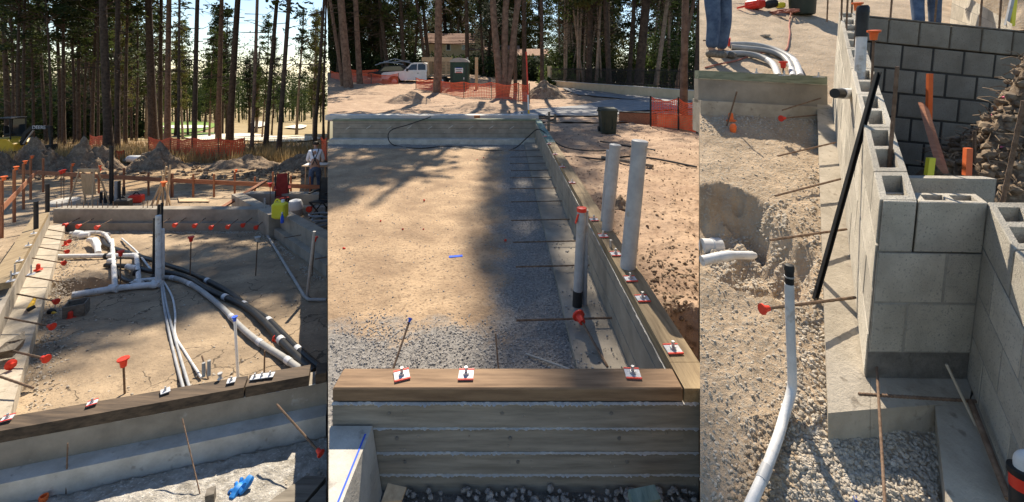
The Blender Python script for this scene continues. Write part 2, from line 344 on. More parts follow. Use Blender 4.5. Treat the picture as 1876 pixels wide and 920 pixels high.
# ================================================================== GROUND OF THE THREE PLOTS
def interp(x, xs, ys):
    for i in range(len(xs) - 1):
        if x <= xs[i + 1]: return lerp(ys[i], ys[i + 1], (x - xs[i]) / (xs[i + 1] - xs[i]))
    return ys[-1]
def bumpz(X, Y, s=1.0): return .024 * N(X, Y, 1, 1.3 * s) + .016 * N(X, Y, 5, 4 * s) + .012 * abs(N(X, Y, 9, 9 * s)) + .006 * N(X, Y, 9, 22 * s)
TR = G(1, 160, 524)                                       # dug trench beside the drain pipes
def z1(X, Y):
    if Y <= 60: z = gz(1, Y)
    else: z = CZ - (interp(Y, [60, 110, 160, 220, 300, 520], [258.33, 243.2, 231, 222, 212, 195]) - HY) / F * Y
    z += bumpz(X, Y) * (1 if Y < 20 else max(0, 1 - (Y - 20) / 40) * 3)
    e = ((X - TR.x) / .62) ** 2 + ((Y - TR.y) / .30) ** 2
    if e < 1.8: z -= .22 * max(0, min(1, (1.5 - e) / .7)) * (1 + .5 * N(X, Y, 3, 9))
    e2 = ((X - TR.x - .35) / .35) ** 2 + ((Y - TR.y - 1.0) / .7) ** 2
    if e2 < 1.5: z -= .12 * max(0, min(1, (1.4 - e2) / .7))
    return z
struct('ground', sheet(lambda Y: -2.1 * Y, lambda Y: SEAM_A * Y - .004, 2.2, 16, z1, 260, 220, (0, 3, 3, 0)), m_dirt1, True)
struct('ground', sheet(lambda Y: -2.1 * Y, lambda Y: SEAM_A * Y - .004, 16, 62, z1, 120, 90, (0, 3, 0, 0)), m_litter, True)
struct('ground', sheet(lambda Y: -2.1 * Y, lambda Y: SEAM_A * Y - .004, 62, 520, z1, 120, 90), m_rough, True)
def z2(X, Y):
    z = 0.0
    if Y > 22: z += .055 * (min(Y, 46) - 22) * max(0, min(1, .6 - X / 14))
    z += bumpz(X, Y, .8) * (1.6 if Y < 26 else 3)
    if 15.5 < Y < 27 and X < 1: z += .10 * N(X, Y, 2, .5)
    return z
def z2r(X, Y):                                            # dirt right of the long wall, falling to a trench near its corner
    z = -.05 - .03 * max(0, 6 - Y) + 2.2 * bumpz(X, Y, 1.2)
    e = ((X - 1.25) / .22) ** 2 + ((Y - 2.75) / .5) ** 2
    return z - .35 * max(0, 1 - e)
zi = lambda X, Y: -.6 + .7 * bumpz(X, Y) + .012 * N(X, Y, 4, 3)
sa = lambda Y: SEAM_A * Y + .004
sb = lambda Y: SEAM_B * Y - .004
struct('ground', sheet(sa, lambda Y: .95, 2.27, 13.5, zi, 200, 220, (2, 0, 0, 0)), m_dirt2, True)
struct('ground', sheet(lambda Y: .9 if Y > 2.25 else sb(Y), lambda Y: max(sb(Y), .91), 2.2, 15.2, z2r, 90, 160, (0, 2, 0, 0)), m_dirt2o, True)
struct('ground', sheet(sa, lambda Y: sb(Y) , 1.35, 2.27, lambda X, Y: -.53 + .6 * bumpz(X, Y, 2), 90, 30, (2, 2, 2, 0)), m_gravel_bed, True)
struct('ground', sheet(sa, sb, 13.5 + .2, 60, z2, 150, 130, (4, 4, 0, 0)), m_litter if 0 else m_dirt2o, True)
struct('ground', sheet(sa, lambda Y: 1.2 * Y, 60, 115, lambda X, Y: .72 + .01 * (Y - 60), 20, 30), m_litter)
# P3: sloping excavation
W3 = [G(3, 1583, 690), G(3, 1524, 190)]                   # outer face line of the block wall
def side3(X, Y):                                         # >0 right of the wall line
    a, b = W3; return (X - a.x) * (b.y - a.y) - (Y - a.y) * (b.x - a.x)
HOLE = G('d', 1330, 425); HP = G('d', 1430, 905)
def z3(X, Y):
    z = gz('d', Y) + bumpz(X, Y, 2) * .8 + .004 * N(X, Y, 7, 30)
    if side3(X, Y) > .22 and 2.05 < Y < 4.3:
        z = .52 + .10 * N(X, Y, 1, 3) + .05 * N(X, Y, 3, 9) - .1 * (4.3 - Y)
    e = (((X - HOLE.x) / .40) ** 2 + ((Y - HOLE.y) / .40) ** 2) * (1 + .7 * N(X, Y, 6, 4)) + .25 * N(X, Y, 2, 14)
    if e < 1.6: z -= .26 * max(0, min(1, (1.3 - e) / .8)) * (1 + .35 * N(X, Y, 3, 8))
    e = ((X - HP.x - .10) / .16) ** 2 + ((Y - HP.y - .1) / .22) ** 2
    z += .02 * max(0, 1 - e) * (1 + N(X, Y, 2, 20))
    return z
struct('ground', sheet(lambda Y: SEAM_B * Y + .004, lambda Y: 1.75 * Y, 1.25, 4.45, z3, 300, 240, (2, 0, 2, 0)), m_dirt3, True)
struct('ground', sheet(lambda Y: SEAM_B * Y + .004, lambda Y: 1.75 * Y, 4.45, 9.6, z3, 120, 90, (2, 0, 0, 3)), m_dirt3, True)
def heap(name, label, cat, c, rx, ry, h, m, seed, rough=.35, rz=0, n=34, stuff=False, clip=None):
    mb = MB(); R = Matrix.Rotation(rz, 3, 'Z')
    for j in range(n + 1):
        for i in range(n + 1):
            u, v = i / n * 2 - 1, j / n * 2 - 1; r = math.sqrt(u * u + v * v)
            k = max(0, 1 - r ** 1.5); k = k ** 1.25
            z = h * k * 1.05 * (1 + rough * 1.2 * N(u * 2.2, v * 2.2, seed)) + h * rough * .5 * N(u * 5, v * 5, seed) * min(1, k * 3) + h * rough * .3 * N(u * 13, v * 13, seed) * min(1, k * 4)
            p = R @ Vector((u * rx, v * ry, 0)); mb.v.append(Vector(c) + p + Z3 * (z - .04))
    for j in range(n):
        for i in range(n): k = j * (n + 1) + i; mb.f.append((k, k + 1, k + n + 2, k + n + 1))
    o = solo(name, mb, m, label, cat, c); o.data.shade_smooth(); return o
# ================================================================== PLOT ONE: slab pad with drain pipes
def along(A, B, x, t=0.0, z=0.0):                        # point of the wall line A-B that shows at photo column x
    d = Vector((B.x - A.x, B.y - A.y, 0)).normalized(); n = Vector((-d.y, d.x, 0)); lo, hi = -.6, 1.6
    for _ in range(40):
        m = (lo + hi) / 2; p = lerp(A, B, m) + n * t
        if CX + F * p.x / p.y < x: lo = m
        else: hi = m
    return lerp(A, B, (lo + hi) / 2)
A = G(1, -260, 993.5); B = G(1, 597, 801)
fw = thing('foundation_wall', 'near grey stem wall with dark brown sill and pale stepped footing', 'foundation', lerp(A, B, .6))
ob('footing', wall_box(MB(), A, B, -.3, .167, -.3, .17, 0, .42), m_conc_w, fw)
st = MB(); wall_box(st, A, B, .15, .352, .15, .352, .13, .29)
ob('stem_wall', st, m_conc, fw)
ob('cement_fin', rough_strip(MB(), A, B, .352, .132, .012, .006, 3, .02), m_conc_w, fw)
pA = A; segs = [(-230, 447, 0), (450, 566, .002), (578, 598, 0)]
for (xa, xb, dz) in segs:
    a, b = along(A, B, xa, .13, .4), along(A, B, xb, .13, .4)
    ob('sill_plate', wall_box(MB(), a, b, .354, .434 + dz, .354, .434 + dz, .122, .262), m_sill_d, fw)
for (x, y, r, z) in ((14, 767, 1, .5), (169, 739, 1, .6), (303, 717, 0, .7), (424, 698, 0, .4), (467, 692, 0, .2), (480, 690, 0, .2), (495, 688, 0, .2)):
    anchor(fw, G(1, x, y, .470), .058, z, .035, bool(r))
for (x, y, h) in ((373, 690, .11), (383, 688, .12)):
    p = G(1, x, y, .470); ob('conduit_stub', MB().tube([p, p + Z3 * h], .013, 8), m_conduit, fw, True)
p = G(1, 403, 694, .470); ob('pipe_fitting', MB().lathe(p, [(.02, 0), (.012, .01), (.012, .03), (.018, .035), (.018, .045)], 8), m_steel, fw, True)
for (x0, y0, x1, y1, c) in ((124, 812, 121, 905, None), (334, 767, 368, 912, None), (507, 741, 586, 829, .032)):
    a = G(1, x1, y1, .05 if not c else .2) if c else G(1, x1, y1, .01); b = at(x0, y0, a.y + (.02 if c is None and x0 < 200 else .28))
    rebar(fw, b, a, .0042 if not c else .007, c, m_rust if not c else m_rebar)
# long left wall
A = G(1, 22, 782); B = G(1, 120, 425)
lw = thing('foundation_wall', 'left stem wall running back with sill and row of capped rebars', 'foundation', lerp(A, B, .3))
ob('footing', wall_box(MB(), A, B, -.3, .19, -.3, .19, 0, .6, (.4, .1)), m_conc_t, lw)
ob('stem_wall', wall_box(MB(), A, B, .15, .50, .15, .46, .26, .46, (1.2, .2)), m_conc, lw)
sA = along(A, B, 8, .3, .5); 
ob('sill_plate', wall_box(MB(), lerp(A, B, .30), lerp(A, B, .97), .502, .585, .465, .545, .25, .46), m_sill_y, lw)
for (x, y) in ((57, 503), (20, 515), (27, 502), (62, 428), (52, 450), (36, 478)):
    p = G(1, x, y, .575); anchor(lw, Vector(p), .07, .6, .12 if y in (503, 515, 502) else .05, False)
for (x0, y0, x1, y1, c) in ((80, 443, 126, 442, 1), (71, 464, 122, 461, 1), (59, 490, 116, 482, 1), (47, 522, 113, 517, 0), (31, 562, 102, 552, 1), (9, 615, 94, 598, 1), (-6, 682, 83, 657, 1), (-10, 747, 61, 711, 0), (88, 424, 126, 427, 0)):
    b = G(1, x1, y1, .24); a = at(x0, y0, b.y * 1.0 + .12)
    a.z = b.z + .03
    rebar(lw, a, b, .009, .045 if c else None)
for (x, y) in ((70, 495), (120, 450), (129, 585)):
    p = G(1, x, y, .19 if x < 100 else 0); rb = ob('spare_cap', MB().lathe(p, [(.055, 0), (.055, .012), (.028, .02), (.024, .09), (.014, .1)], 10), m_red, lw, True)
for (x, y0, y1, m, r) in ((66, 369, 423, m_abs, .035), (87, 337, 381, m_abs, .04)):
    p = G(1, x, y1, .5); ob('standing_pipe', MB().tube([p - Z3 * .1, U(p, H(p, y0))], r, 10), m, lw, True)
# back wall
A = G(1, 113, 424); B = G(1, 486, 424)
bw = thing('foundation_wall', 'grey back stem wall behind the drain pipes with row of red caps', 'foundation', lerp(A, B, .5))
ob('footing', wall_box(MB(), A, B, -.3, .19, -.3, .19, 0, .5), m_conc, bw)
ob('stem_wall', wall_box(MB(), A, B, .15, .485, .15, .47, .10, .34, (.3, .25)), m_conc, bw)
for (x, y, c) in ((132, 408, 1), (156, 410, 1), (190, 412, 1), (233, 400, 1), (298, 410, 1), (330, 408, 1), (366, 409, 1), (396, 412, 1), (426, 411, 1), (453, 408, 1), (477, 412, 1)):
    b = G(1, x, y, .22); b.y -= .15; rebar(bw, b + Vector((0, .35, .05)), b, .009, .06)
random.seed(3)
for k in range(22):
    x = 105 + k * 9.2 + random.uniform(-2, 2)
    if 215 < x < 260: continue
    p = along(A, B, x, .2) + Vector((0, .2, .47)); rebar(bw, p, p + Z3 * random.uniform(.08, .22), .007, None, m_rust)
for (x, y0, m, r) in ((202, 333, m_pvc_g, .05), (208, 332, m_abs, .035), (216, 343, m_abs, .04), (193, 268, m_abs, .055), (174, 352, m_abs, .04), (182, 352, m_abs, .04)):
    p = G(1, x, 376); p.y += .2; ob('standing_pipe', MB().tube([p, U(p, H(p, y0))], r, 10), m, bw, True)
# right diagonal wall and the room behind it
A = G(1, 486, 423); B = G(1, 598, 508)
rw = thing('foundation_wall', 'stem wall running diagonally toward the right with stepped footing', 'foundation', lerp(A, B, .5))
ob('footing', wall_box(MB(), A, B, -.3, .19, -.3, .19, 0, .5), m_conc, rw)
ob('stem_wall', wall_box(MB(), A, B, .15, .485, .15, .50, .12, .34), m_conc, rw)
for (x0, y0, x1, y1, c) in ((583, 423, 560, 424, 1), (553, 440, 520, 436, 0), (598, 474, 577, 475, 0)):
    b = G(1, x1, y1, .3); rebar(rw, b + Vector((.45, .2, .02)), b, .009, None)
A = G(1, 424, 356, .5) - Z3 * .5; B = G(1, 492, 394, .5) - Z3 * .5
rw2 = thing('foundation_wall', 'short stem wall behind the leaning plank, sloping top lit white', 'foundation', lerp(A, B, .5))
ob('stem_wall', wall_box(MB(), A, B, -.3, .5, -.3, .5, 0, .26), m_conc, rw2)
A = G(1, 442, 357, .5) - Z3 * .5; B = G(1, 596, 359, .5) - Z3 * .5
rw3 = thing('foundation_wall', 'farthest stem wall behind the yellow jug and red chair', 'foundation', lerp(A, B, .5))
ob('stem_wall', wall_box(MB(), A, B, -.3, .5, -.3, .5, .12, .38), m_conc, rw3)
ob('footing', wall_box(MB(), A, B, -.3, .2, -.3, .2, 0, .5), m_conc_w, rw3)
for x in (485, 520, 545, 575): p = along(A, B, x) + Z3 * .24; rebar(rw3, p + Vector((0, .2, 0)), p - Vector((0, .25, .02)), .010, .1 if x > 480 else None)
# drain pipes: one joined plastic drain line
dr = thing('drain_pipe', 'white plastic drain line with branches lying in the trench', 'pipe', G(1, 213, 528))
g = lambda x, y, u=.06: G(1, x, y, u)
def run(pts, r_, m, nm='pipe_run', sm=0, par=dr): return ob(nm, MB().tube(smooth_path(pts, sm) if sm else pts, r_ * .78, 12), m, par, True)
run([g(103, 470), g(247, 468)], .05, m_pvc); run([g(247, 468), g(250, 470), g(255, 520)], .045, m_pvc)
run([g(132, 541), g(213, 528), g(285, 521)], .055, m_pvc)
p = g(290, 518); run([g(276, 523), g(287, 522), p + Z3 * .12, U(p, H(p, 395))], .05, m_pvc, sm=4)
p = g(297, 514); run([g(246, 515), g(280, 512), g(290, 510), p + Z3 * .1, U(p, H(p, 420))], .04, m_pvc, sm=4)
run([g(205, 440), g(207, 470), g(211, 530)], .045, m_pvc); run([g(128, 428), g(165, 426), g(190, 428), g(204, 446)], .045, m_pvc, sm=4)
run([g(235, 524), g(255, 514)], .05, m_pvc)
for (x, y, dx) in ((207, 468, .06), (211, 528, .07), (250, 468, .06), (196, 430, .06), (255, 520, .06), (290, 519, .07), (246, 490, .055), (207, 478, .055)):
    p = g(x, y); ob('coupling', MB().lathe(p - Vector((.08, 0, 0)), [(dx * .78, 0), (dx * .78, .13)], 12, (1, -.1, 0)), m_pvc, dr, True)
for (x, y) in ((195, 469), (160, 535), (238, 525), (250, 500)): ob('clamp', MB().lathe(g(x, y) - Vector((.025, 0, 0)), [(.049, 0), (.049, .04)], 12, (1, -.05, 0)), m_black, dr, True)
for (x, y, r) in ((140, 431, .10), (150, 433, .08)): ob('plastic_wrap', MB().lathe(g(x, y) - Vector((.08, 0, 0)), [(.05, 0), (r, .05), (r * .8, .12), (.05, .2)], 9, (1, .3, .1)), m_white, dr, True)
ob('plastic_wrap', MB().tube(smooth_path([g(163, 440, .1), g(172, 441, .12), g(177, 450, .1), g(180, 464, .05)], 4), [.05] * 4 + [.07] * 5 + [.05] * 4, 9), m_white, dr, True)
# risers beside the drain
rs = thing('riser_bundle', 'bundle of black and grey risers rising from the pad', 'pipe', g(290, 520))
for (x0, y0, x1, y1, m, r) in ((282, 508, 284, 400, m_abs, .038), (287, 512, 289, 418, m_pvc_g, .03), (294, 514, 294, 418, m_pvc_g, .028), (286, 470, 291, 375, m_abs, .032), (292, 500, 297, 372, m_abs, .03), (299, 520, 300, 432, m_conduit, .02)):
    p = g(x0, y0, 0); q = at(x1, y1, p.y); ob('riser', MB().tube([p, q], r * .72, 10), m, rs, True)
# black sleeves and conduits across the pad
def hose(label, px, r, m, up=.06, bands=()):
    pts = [G(1, x, y, up) for (x, y) in px]; t = thing('black_sleeve' if m is m_abs else 'conduit', label, 'pipe', pts[0]); sp = smooth_path(pts, 6)
    r *= .8
    ob('tube', MB().tube(sp, r, 10), m, t, True)
    for b in bands:
        i = min(len(sp) - 2, int(b * len(sp))); d = (sp[i + 1] - sp[i]).normalized()
        ob('tape_band', MB().lathe(sp[i] - d * .03, [(r * 1.12, 0), (r * 1.12, .09)], 10, d), m_plate, t, True)
    return t
hose('longest black sleeved pipe curving from trench to right sill', [(188, 440), (195, 450), (223, 459), (261, 471), (310, 487), (349, 500), (412, 531), (453, 562), (492, 587), (545, 640), (588, 676)], .045, m_abs, .05, (.55, .68, .8, .9))
hose('middle black sleeved pipe curving beside the longest one', [(193, 486), (243, 489), (275, 497), (310, 500), (349, 511), (380, 530), (446, 560), (484, 590), (530, 640), (575, 682)], .048, m_abs, .05, (.1, .6, .85))
hose('black looped pipe sinking into the trench beside the risers', [(282, 506), (262, 519), (238, 516), (222, 508), (212, 494)], .042, m_abs, .03)
hose('grey and black conduit lowest of the curved pipes on the pad', [(300, 508), (325, 511), (360, 527), (405, 562), (440, 598), (475, 627), (519, 655), (566, 688)], .040, m_conduit, .045, (.1, .25, .5, .7, .88))
hose('leftmost thin white conduit running from risers to near sill', [(295, 518), (300, 558), (308, 600), (320, 654), (336, 712)], .017, m_pvc_g, .02)
hose('second thin white conduit running from risers to near sill', [(298, 518), (305, 558), (315, 600), (330, 654), (347, 710)], .017, m_pvc_g, .02)
hose('thin white conduit kinking right toward the sill stubs', [(300, 516), (315, 543), (321, 575), (321, 613), (340, 647), (369, 692)], .015, m_pvc, .02, (.6,))
hose('thin white pipe slanting across the trench end', [(223, 437), (250, 461), (278, 496)], .02, m_pvc, .05, (.4,))
# grey conduit along the right of the pad
gc = thing('conduit', 'grey conduit bent along the pad edge beside diagonal wall', 'pipe', G(1, 490, 430))
p = G(1, 485, 421); q = G(1, 562, 548)
ob('tube', MB().tube([U(p, H(p, 363)), p + Z3 * .1, G(1, 488, 428, .03), G(1, 558, 543, .03), G(1, 566, 549, .03), G(1, 598, 549, .03)], .022, 8), m_conduit, gc, True)
ob('upright', MB().tube([q, at(576, 424, q.y)], .022, 8), m_conduit, gc, True)
# capped rebar stakes standing in the pad
def stake(label, x, y, y0, x0=None, r=.009, c=.055, m=None, cm=None, p=1, up=0, dy=0, name='rebar_stake'):
    b = G(p, x, y, up); t = at(x if x0 is None else x0, y0, b.y + dy); th = thing(name, label, 'rebar', b)
    o = ob('bar', MB().tube([b - Z3 * .05, t], r, 6), m or m_rebar, th)
    if c: safety_cap(o, t, (t - b).normalized(), c, cm)
    return th
stake('capped rebar stake in middle of the pad above the black pipes', 348, 510, 437, 350)
stake('rebar stake with grey forked cap right of pad middle', 468, 507, 437, 472, cm=m_conduit)
stake('capped rebar stake close to the diagonal wall', 571, 505, 437, 577)
stake('short capped rebar stake just behind the near left sill', 229, 722, 662, 226)
stake('tilted red capped stake under the curved grey conduit', 524, 652, 622, 507, dy=.3)
stake('rebar stake with red cap standing over drain pipe', 220, 530, 463, 221)
stake('white rod with blue tip behind the near sill', 438, 716, 583, 430, .012, .03, m_white, m_bluep)
stake('dark thin rod behind sill near three plates', 483, 712, 643, 485, .007, None)
stake('short dark rod leaning behind the conduit stubs', 386, 700, 652, 370, .008, None, dy=.2)
# loose things on the pad
bx = thing('wooden_box', 'small open wooden box on the pad near left footing', 'box', G(1, 140, 583))
c = G(1, 140, 578); 
for (dx, dy, sx, sy, rz) in ((0, -.09, .2, .015, 0), (0, .09, .2, .015, 0), (-.1, 0, .015, .18, 0), (.1, 0, .015, .18, 0)):
    R = Matrix.Rotation(.5, 3, 'Z'); o = R @ Vector((dx, dy, 0)); ob('board', MB().box(c + o + Z3 * .085, (sx, sy, .17), .5), m_dkwood, bx)
tl = thing('hand_tool', 'yellow handled tool lying on white left footing', 'tool', G(1, 57, 560, .2))
ob('handle', MB().tube([G(1, 52, 566, .21), G(1, 57, 560, .22), G(1, 63, 548, .21)], [.02, .028, .018], 8), m_yellow, tl, True); ob('grip', MB().lathe(G(1, 50, 569, .2), [(.02, 0), (.026, .03), (.02, .07)], 8, (.5, .5, .3)), m_black, tl, True)
tl = thing('hand_tool', 'small black and yellow tool below the left footing', 'tool', G(1, 92, 571))
ob('body', MB().lathe(G(1, 90, 571, .02), [(.03, 0), (.04, .04), (.02, .1)], 8, (.9, -.2, .1)), m_black, tl, True); ob('tip', MB().lathe(G(1, 97, 573, .02), [(.02, 0), (.008, .06)], 8, (.9, -.2, 0)), m_yellow, tl, True)
wb = solo('timber_offcut', MB().prism([G(1, -12, 660, .2), G(1, 22, 655, .2), G(1, 27, 640, .28), G(1, 26, 626, .33), G(1, -12, 648, .33)], (-.05, .14, .02)), m_dkwood, 'weathered timber offcut at left edge beside near sill', 'timber', G(1, 0, 660, .2))
solo('red_disc', MB().lathe(G(1, 19, 668, .2), [(.045, 0), (.045, .012), (.02, .025), (.02, .06)], 12, (.9, -.3, .1)), m_red, 'red plastic cap leaning on the timber offcut', 'cap', G(1, 19, 668, .2), smooth=True)
gl = thing('work_glove', 'bright blue rubber glove on pale gravel near bottom', 'glove', G(1, 437, 905))
c = G(1, 434, 905, .02)
def blob(pts, rr): return MB().tube(smooth_path(pts, 4), rr, 8)
ob('palm', MB().tube(smooth_path([c + Vector(v) for v in ((-.01, -.04, 0), (-.005, -.01, .015), (.0, .02, .02), (.005, .045, .012))], 4), [.012] + [.024] * 4 + [.03] * 5 + [.024] * 3, 7), m_blue, gl, True)
for k, (dx, dy, dz) in enumerate(((-.05, .0, .01), (-.04, .05, .02), (-.012, .075, .03), (.02, .07, .02), (.05, .03, .035))):
    o = c + Vector((dx * .4, dy * .5, .015)); ob('finger', blob([o, c + Vector((dx * .8, dy * .85, dz + .012)), c + Vector((dx * 1.15, dy * 1.1, dz * .3))], [.011] * 5 + [.009] * 3 + [.005]), m_blue, gl, True)
ob('cuff', MB().tube(smooth_path([c + Vector(v) for v in ((.02, -.01, .01), (.04, .03, .025), (.055, .075, .05))], 4), [.016, .02, .022, .022, .026, .03, .028, .026, .02], 7), m_blue, gl, True)
for k, (pts, lab) in enumerate((((470, 935, 560, 871, 600, 874, 545, 935), 'upper weathered plank lying on gravel at bottom corner'), ((550, 935, 600, 885, 640, 900, 610, 935), 'lower weathered plank lying on gravel at bottom corner'))):
    q = [G(1, min(x, 597), y, .045) for x, y in zip(pts[::2], pts[1::2])]
    solo('plank', MB().hexa([v - Z3 * .035 for v in q] + q), m_dkwood, lab, 'plank', q[0])
p = G(1, 386, 926); solo('wood_post', MB().box(p + Z3 * .045, (.05, .05, .12), .4, .2), m_dkwood, 'short wooden post stub at the bottom beside blue glove', 'post', p)
p = G(1, 80, 924); solo('pipe_stub', MB().lathe(p, [(.02, 0), (.02, .035), (.024, .036), (.024, .055), (.017, .056), (.017, .03)], 12), m_orange, 'orange pipe stub at bottom left in front of wall', 'pipe', p, smooth=True)
# gravel in front of the near wall and along footings
random.seed(11); mb = MB()
for k in range(2600):
    x, y = random.uniform(-20, 597), random.uniform(800, 960); ln = lerp(935, 800, x / 600) + 6
    if y < ln: continue
    p = G(1, x, y, .002); 
    if p.x > SEAM_A * p.y - .03: continue
    add_stone(mb, p, random.choice((.006, .008, .01, .014)))
for k in range(1800):
    t = random.random(); a = lerp(G(1, 30, 765), G(1, 122, 427), t); add_stone(mb, a + Vector((random.expovariate(1 / .15), random.uniform(-.1, .1), .005)), random.choice((.008, .011, .015)))
for k in range(900):
    t = random.random(); a = lerp(G(1, 120, 425), G(1, 485, 425), t); add_stone(mb, a + Vector((0, -random.expovariate(1 / .12), .005)), random.choice((.012, .016, .02)))
for k in range(500):
    t = random.random(); a = lerp(G(1, 486, 425), G(1, 595, 510), t); add_stone(mb, a + Vector((-random.expovariate(1 / .12), -.05, .005)), random.choice((.01, .014, .018)))
for k in range(500):
    p = G(1, random.uniform(120, 590), random.uniform(440, 740)); add_stone(mb, p + Z3 * .003, random.choice((.006, .01, .016)))
struct('gravel', mb, m_stone, kind='stuff', label='pale loose gravel along the footings of the pipe pad', cat='gravel')
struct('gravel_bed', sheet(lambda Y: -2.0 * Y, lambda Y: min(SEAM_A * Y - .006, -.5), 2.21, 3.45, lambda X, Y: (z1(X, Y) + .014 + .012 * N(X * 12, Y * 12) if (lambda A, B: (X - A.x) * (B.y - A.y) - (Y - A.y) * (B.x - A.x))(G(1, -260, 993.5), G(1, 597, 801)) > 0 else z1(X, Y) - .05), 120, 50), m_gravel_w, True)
# ---- far side of the pad: batter boards, sawhorses, camp things
def batter(label, x0, y0, x1, y1, posts, capped=()):
    b0, b1 = G(1, posts[0][0], posts[0][2]), G(1, posts[-1][0], posts[-1][2]); t = thing('batter_board', label, 'batter board', b0)
    def base(x):
        k = (x - posts[0][0]) / (posts[-1][0] - posts[0][0]) if posts[-1][0] != posts[0][0] else 0
        return lerp(b0, b1, k)
    for (x, yt, yb) in posts:
        p = G(1, x, yb); ob('stake', MB().box(p + Z3 * (H(p, yt) / 2 - .1), (.05, .04, H(p, yt) + .2)), m_stake, t)
        if x in capped: q = U(p, H(p, yt)); safety_cap(t, q + Vector((.05, 0, .05)), Z3, .065, m_orange)
    n = len(posts)
    a, b = G(1, *[posts[0][i] for i in (0, 2)]), G(1, *[posts[-1][i] for i in (0, 2)])
    P, Q = at(x0, y0, a.y - .06), at(x1, y1, b.y - .06)
    ob('rail', MB().hexa([P - Z3 * .08, Q - Z3 * .08, Q - Z3 * .08 + Vector((0, .03, 0)), P - Z3 * .08 + Vector((0, .03, 0)), P + Z3 * .06, Q + Z3 * .06, Q + Z3 * .06 + Vector((0, .03, 0)), P + Z3 * .06 + Vector((0, .03, 0))]), m_rail, t)
    return t
batter('long red brown batter board across the back left of the pad', 33, 314, 312, 330, [(79, 290, 352), (131, 304, 354), (181, 308, 354), (227, 308, 356), (272, 316, 358), (314, 318, 362)], (131, 181))
batter('long red brown batter board across the back right of the pad', 309, 330, 592, 343, [(316, 318, 362), (354, 319, 362), (392, 319, 362), (430, 315, 356), (467, 324, 358), (500, 315, 356), (533, 322, 358), (568, 324, 358)], (430,))
batter('red brown batter board slanting along the left edge of the site', 1, 383, 66, 315, [(3, 330, 437), (26, 311, 407), (43, 300, 384), (56, 290, 366)], (3, 26, 43, 56))
def sawhorse(label, x, yb, yt, w):
    c = G(1, x, yb); h = H(c, yt); t = thing('sawhorse', label, 'sawhorse', c)
    for sx in (-1, 1):
        for sy in (-1, 1):
            ob('leg', MB().tube([c + Vector((sx * w * 1.3, sy * .28, 0)), c + Vector((sx * w * .8, sy * .05, h))], .022, 4), m_ply, t)
    ob('beam', MB().box(c + Z3 * h, (w * 2.2, .06, .09)), m_ply, t)
    ob('panel', MB().box(c + Vector((.05, -.05, h * .62)), (w * 1.4, .012, h * .6), 0, .12), m_ply, t); return t
sawhorse('plywood sawhorse standing behind the white concrete pad', 162, 378, 312, .28)
tp = thing('lumber_tripod', 'loose sticks leaning together behind the back wall', 'lumber', G(1, 297, 380))
for (xa, ya, xb, yb, dz) in ((276, 380, 303, 318, .3), (287, 378, 305, 305, 0), (312, 376, 296, 312, .1), (298, 380, 299, 320, -.2), (305, 378, 312, 302, .2)):
    p = G(1, xa, ya); ob('stick', MB().tube([p, at(xb, yb, p.y + dz)], .03, 4), m_ply, tp)
stake('orange capped rod leaning at the riser bundle', 294, 420, 336, 300, .010, .07, m_rust, m_orange, up=.3)
for (x, yb, yt, lab) in ((112, 372, 315, 'left of two capped rods rising from round concrete pad'), (117, 374, 313, 'right of two capped rods rising from round concrete pad'), (182, 352, 312, 'orange capped rod behind the black standing pipes'), (495, 395, 338, 'red capped rod in front of the red folding chair')):
    stake(lab, x, yb, yt, None, .010, .075, m_rebar, m_red)
p = G(1, 118, 375); solo('concrete_pier', MB().lathe(p, [(.36, -.1), (.36, .12), (.33, .14)], 22), m_conc_w, 'round white concrete pier top behind the left corner', 'concrete pier', p, smooth=True)
for (x, y, m, lab) in ((226, 382, m_black, 'black tool case on the back wall top'), (250, 372, m_red, 'small red box behind the back wall')):
    p = G(1, x, y, .1 if m is m_black else 0); t = thing('tool_case', lab, 'case', p); ob('body', MB().cbox(p + Z3 * .14, (.36, .22, .24), .03, .2), m, t); ob('handle', MB().tube(smooth_path([p + Vector((-.1, 0, .26)), p + Vector((0, 0, .34)), p + Vector((.1, 0, .26))], 4), .015, 6), m_black, t)
a = G(1, 397, 386, .2); b = at(480, 335, a.y + 1.6); solo('plank', MB().hexa([a, a + Vector((.1, .1, 0)), b + Vector((.1, .1, 0)), b] + [v + Z3 * .05 for v in (a, a + Vector((.1, .1, 0)), b + Vector((.1, .1, 0)), b)]), m_rail, 'long plank leaning across the back stem wall', 'plank', a)
q = [G(1, x, y, .05) for x, y in ((328, 369), (384, 369), (374, 362), (326, 361))]; solo('plywood_sheet', MB().hexa([v - Z3 * .03 for v in q] + q), m_ply, 'pale plywood sheet lying on dirt behind back wall', 'plywood', q[0])
q = [G(1, x, y, .3) for x, y in ((224, 294), (282, 297), (278, 292), (230, 289))]; solo('plywood_sheet', MB().hexa([v - Z3 * .06 for v in q] + q), m_dkwood, 'plywood sheet lying on top of the dug soil', 'plywood', q[0])
p = G(1, 251, 291, .45); solo('paper_roll', MB().lathe(p - Vector((.5, 0, 0)), [(.16, 0), (.2, .1), (.2, .9), (.14, 1.0)], 10, (1, -.1, 0)), m_white, 'white bag lying on the plywood sheet', 'bag', p, smooth=True)
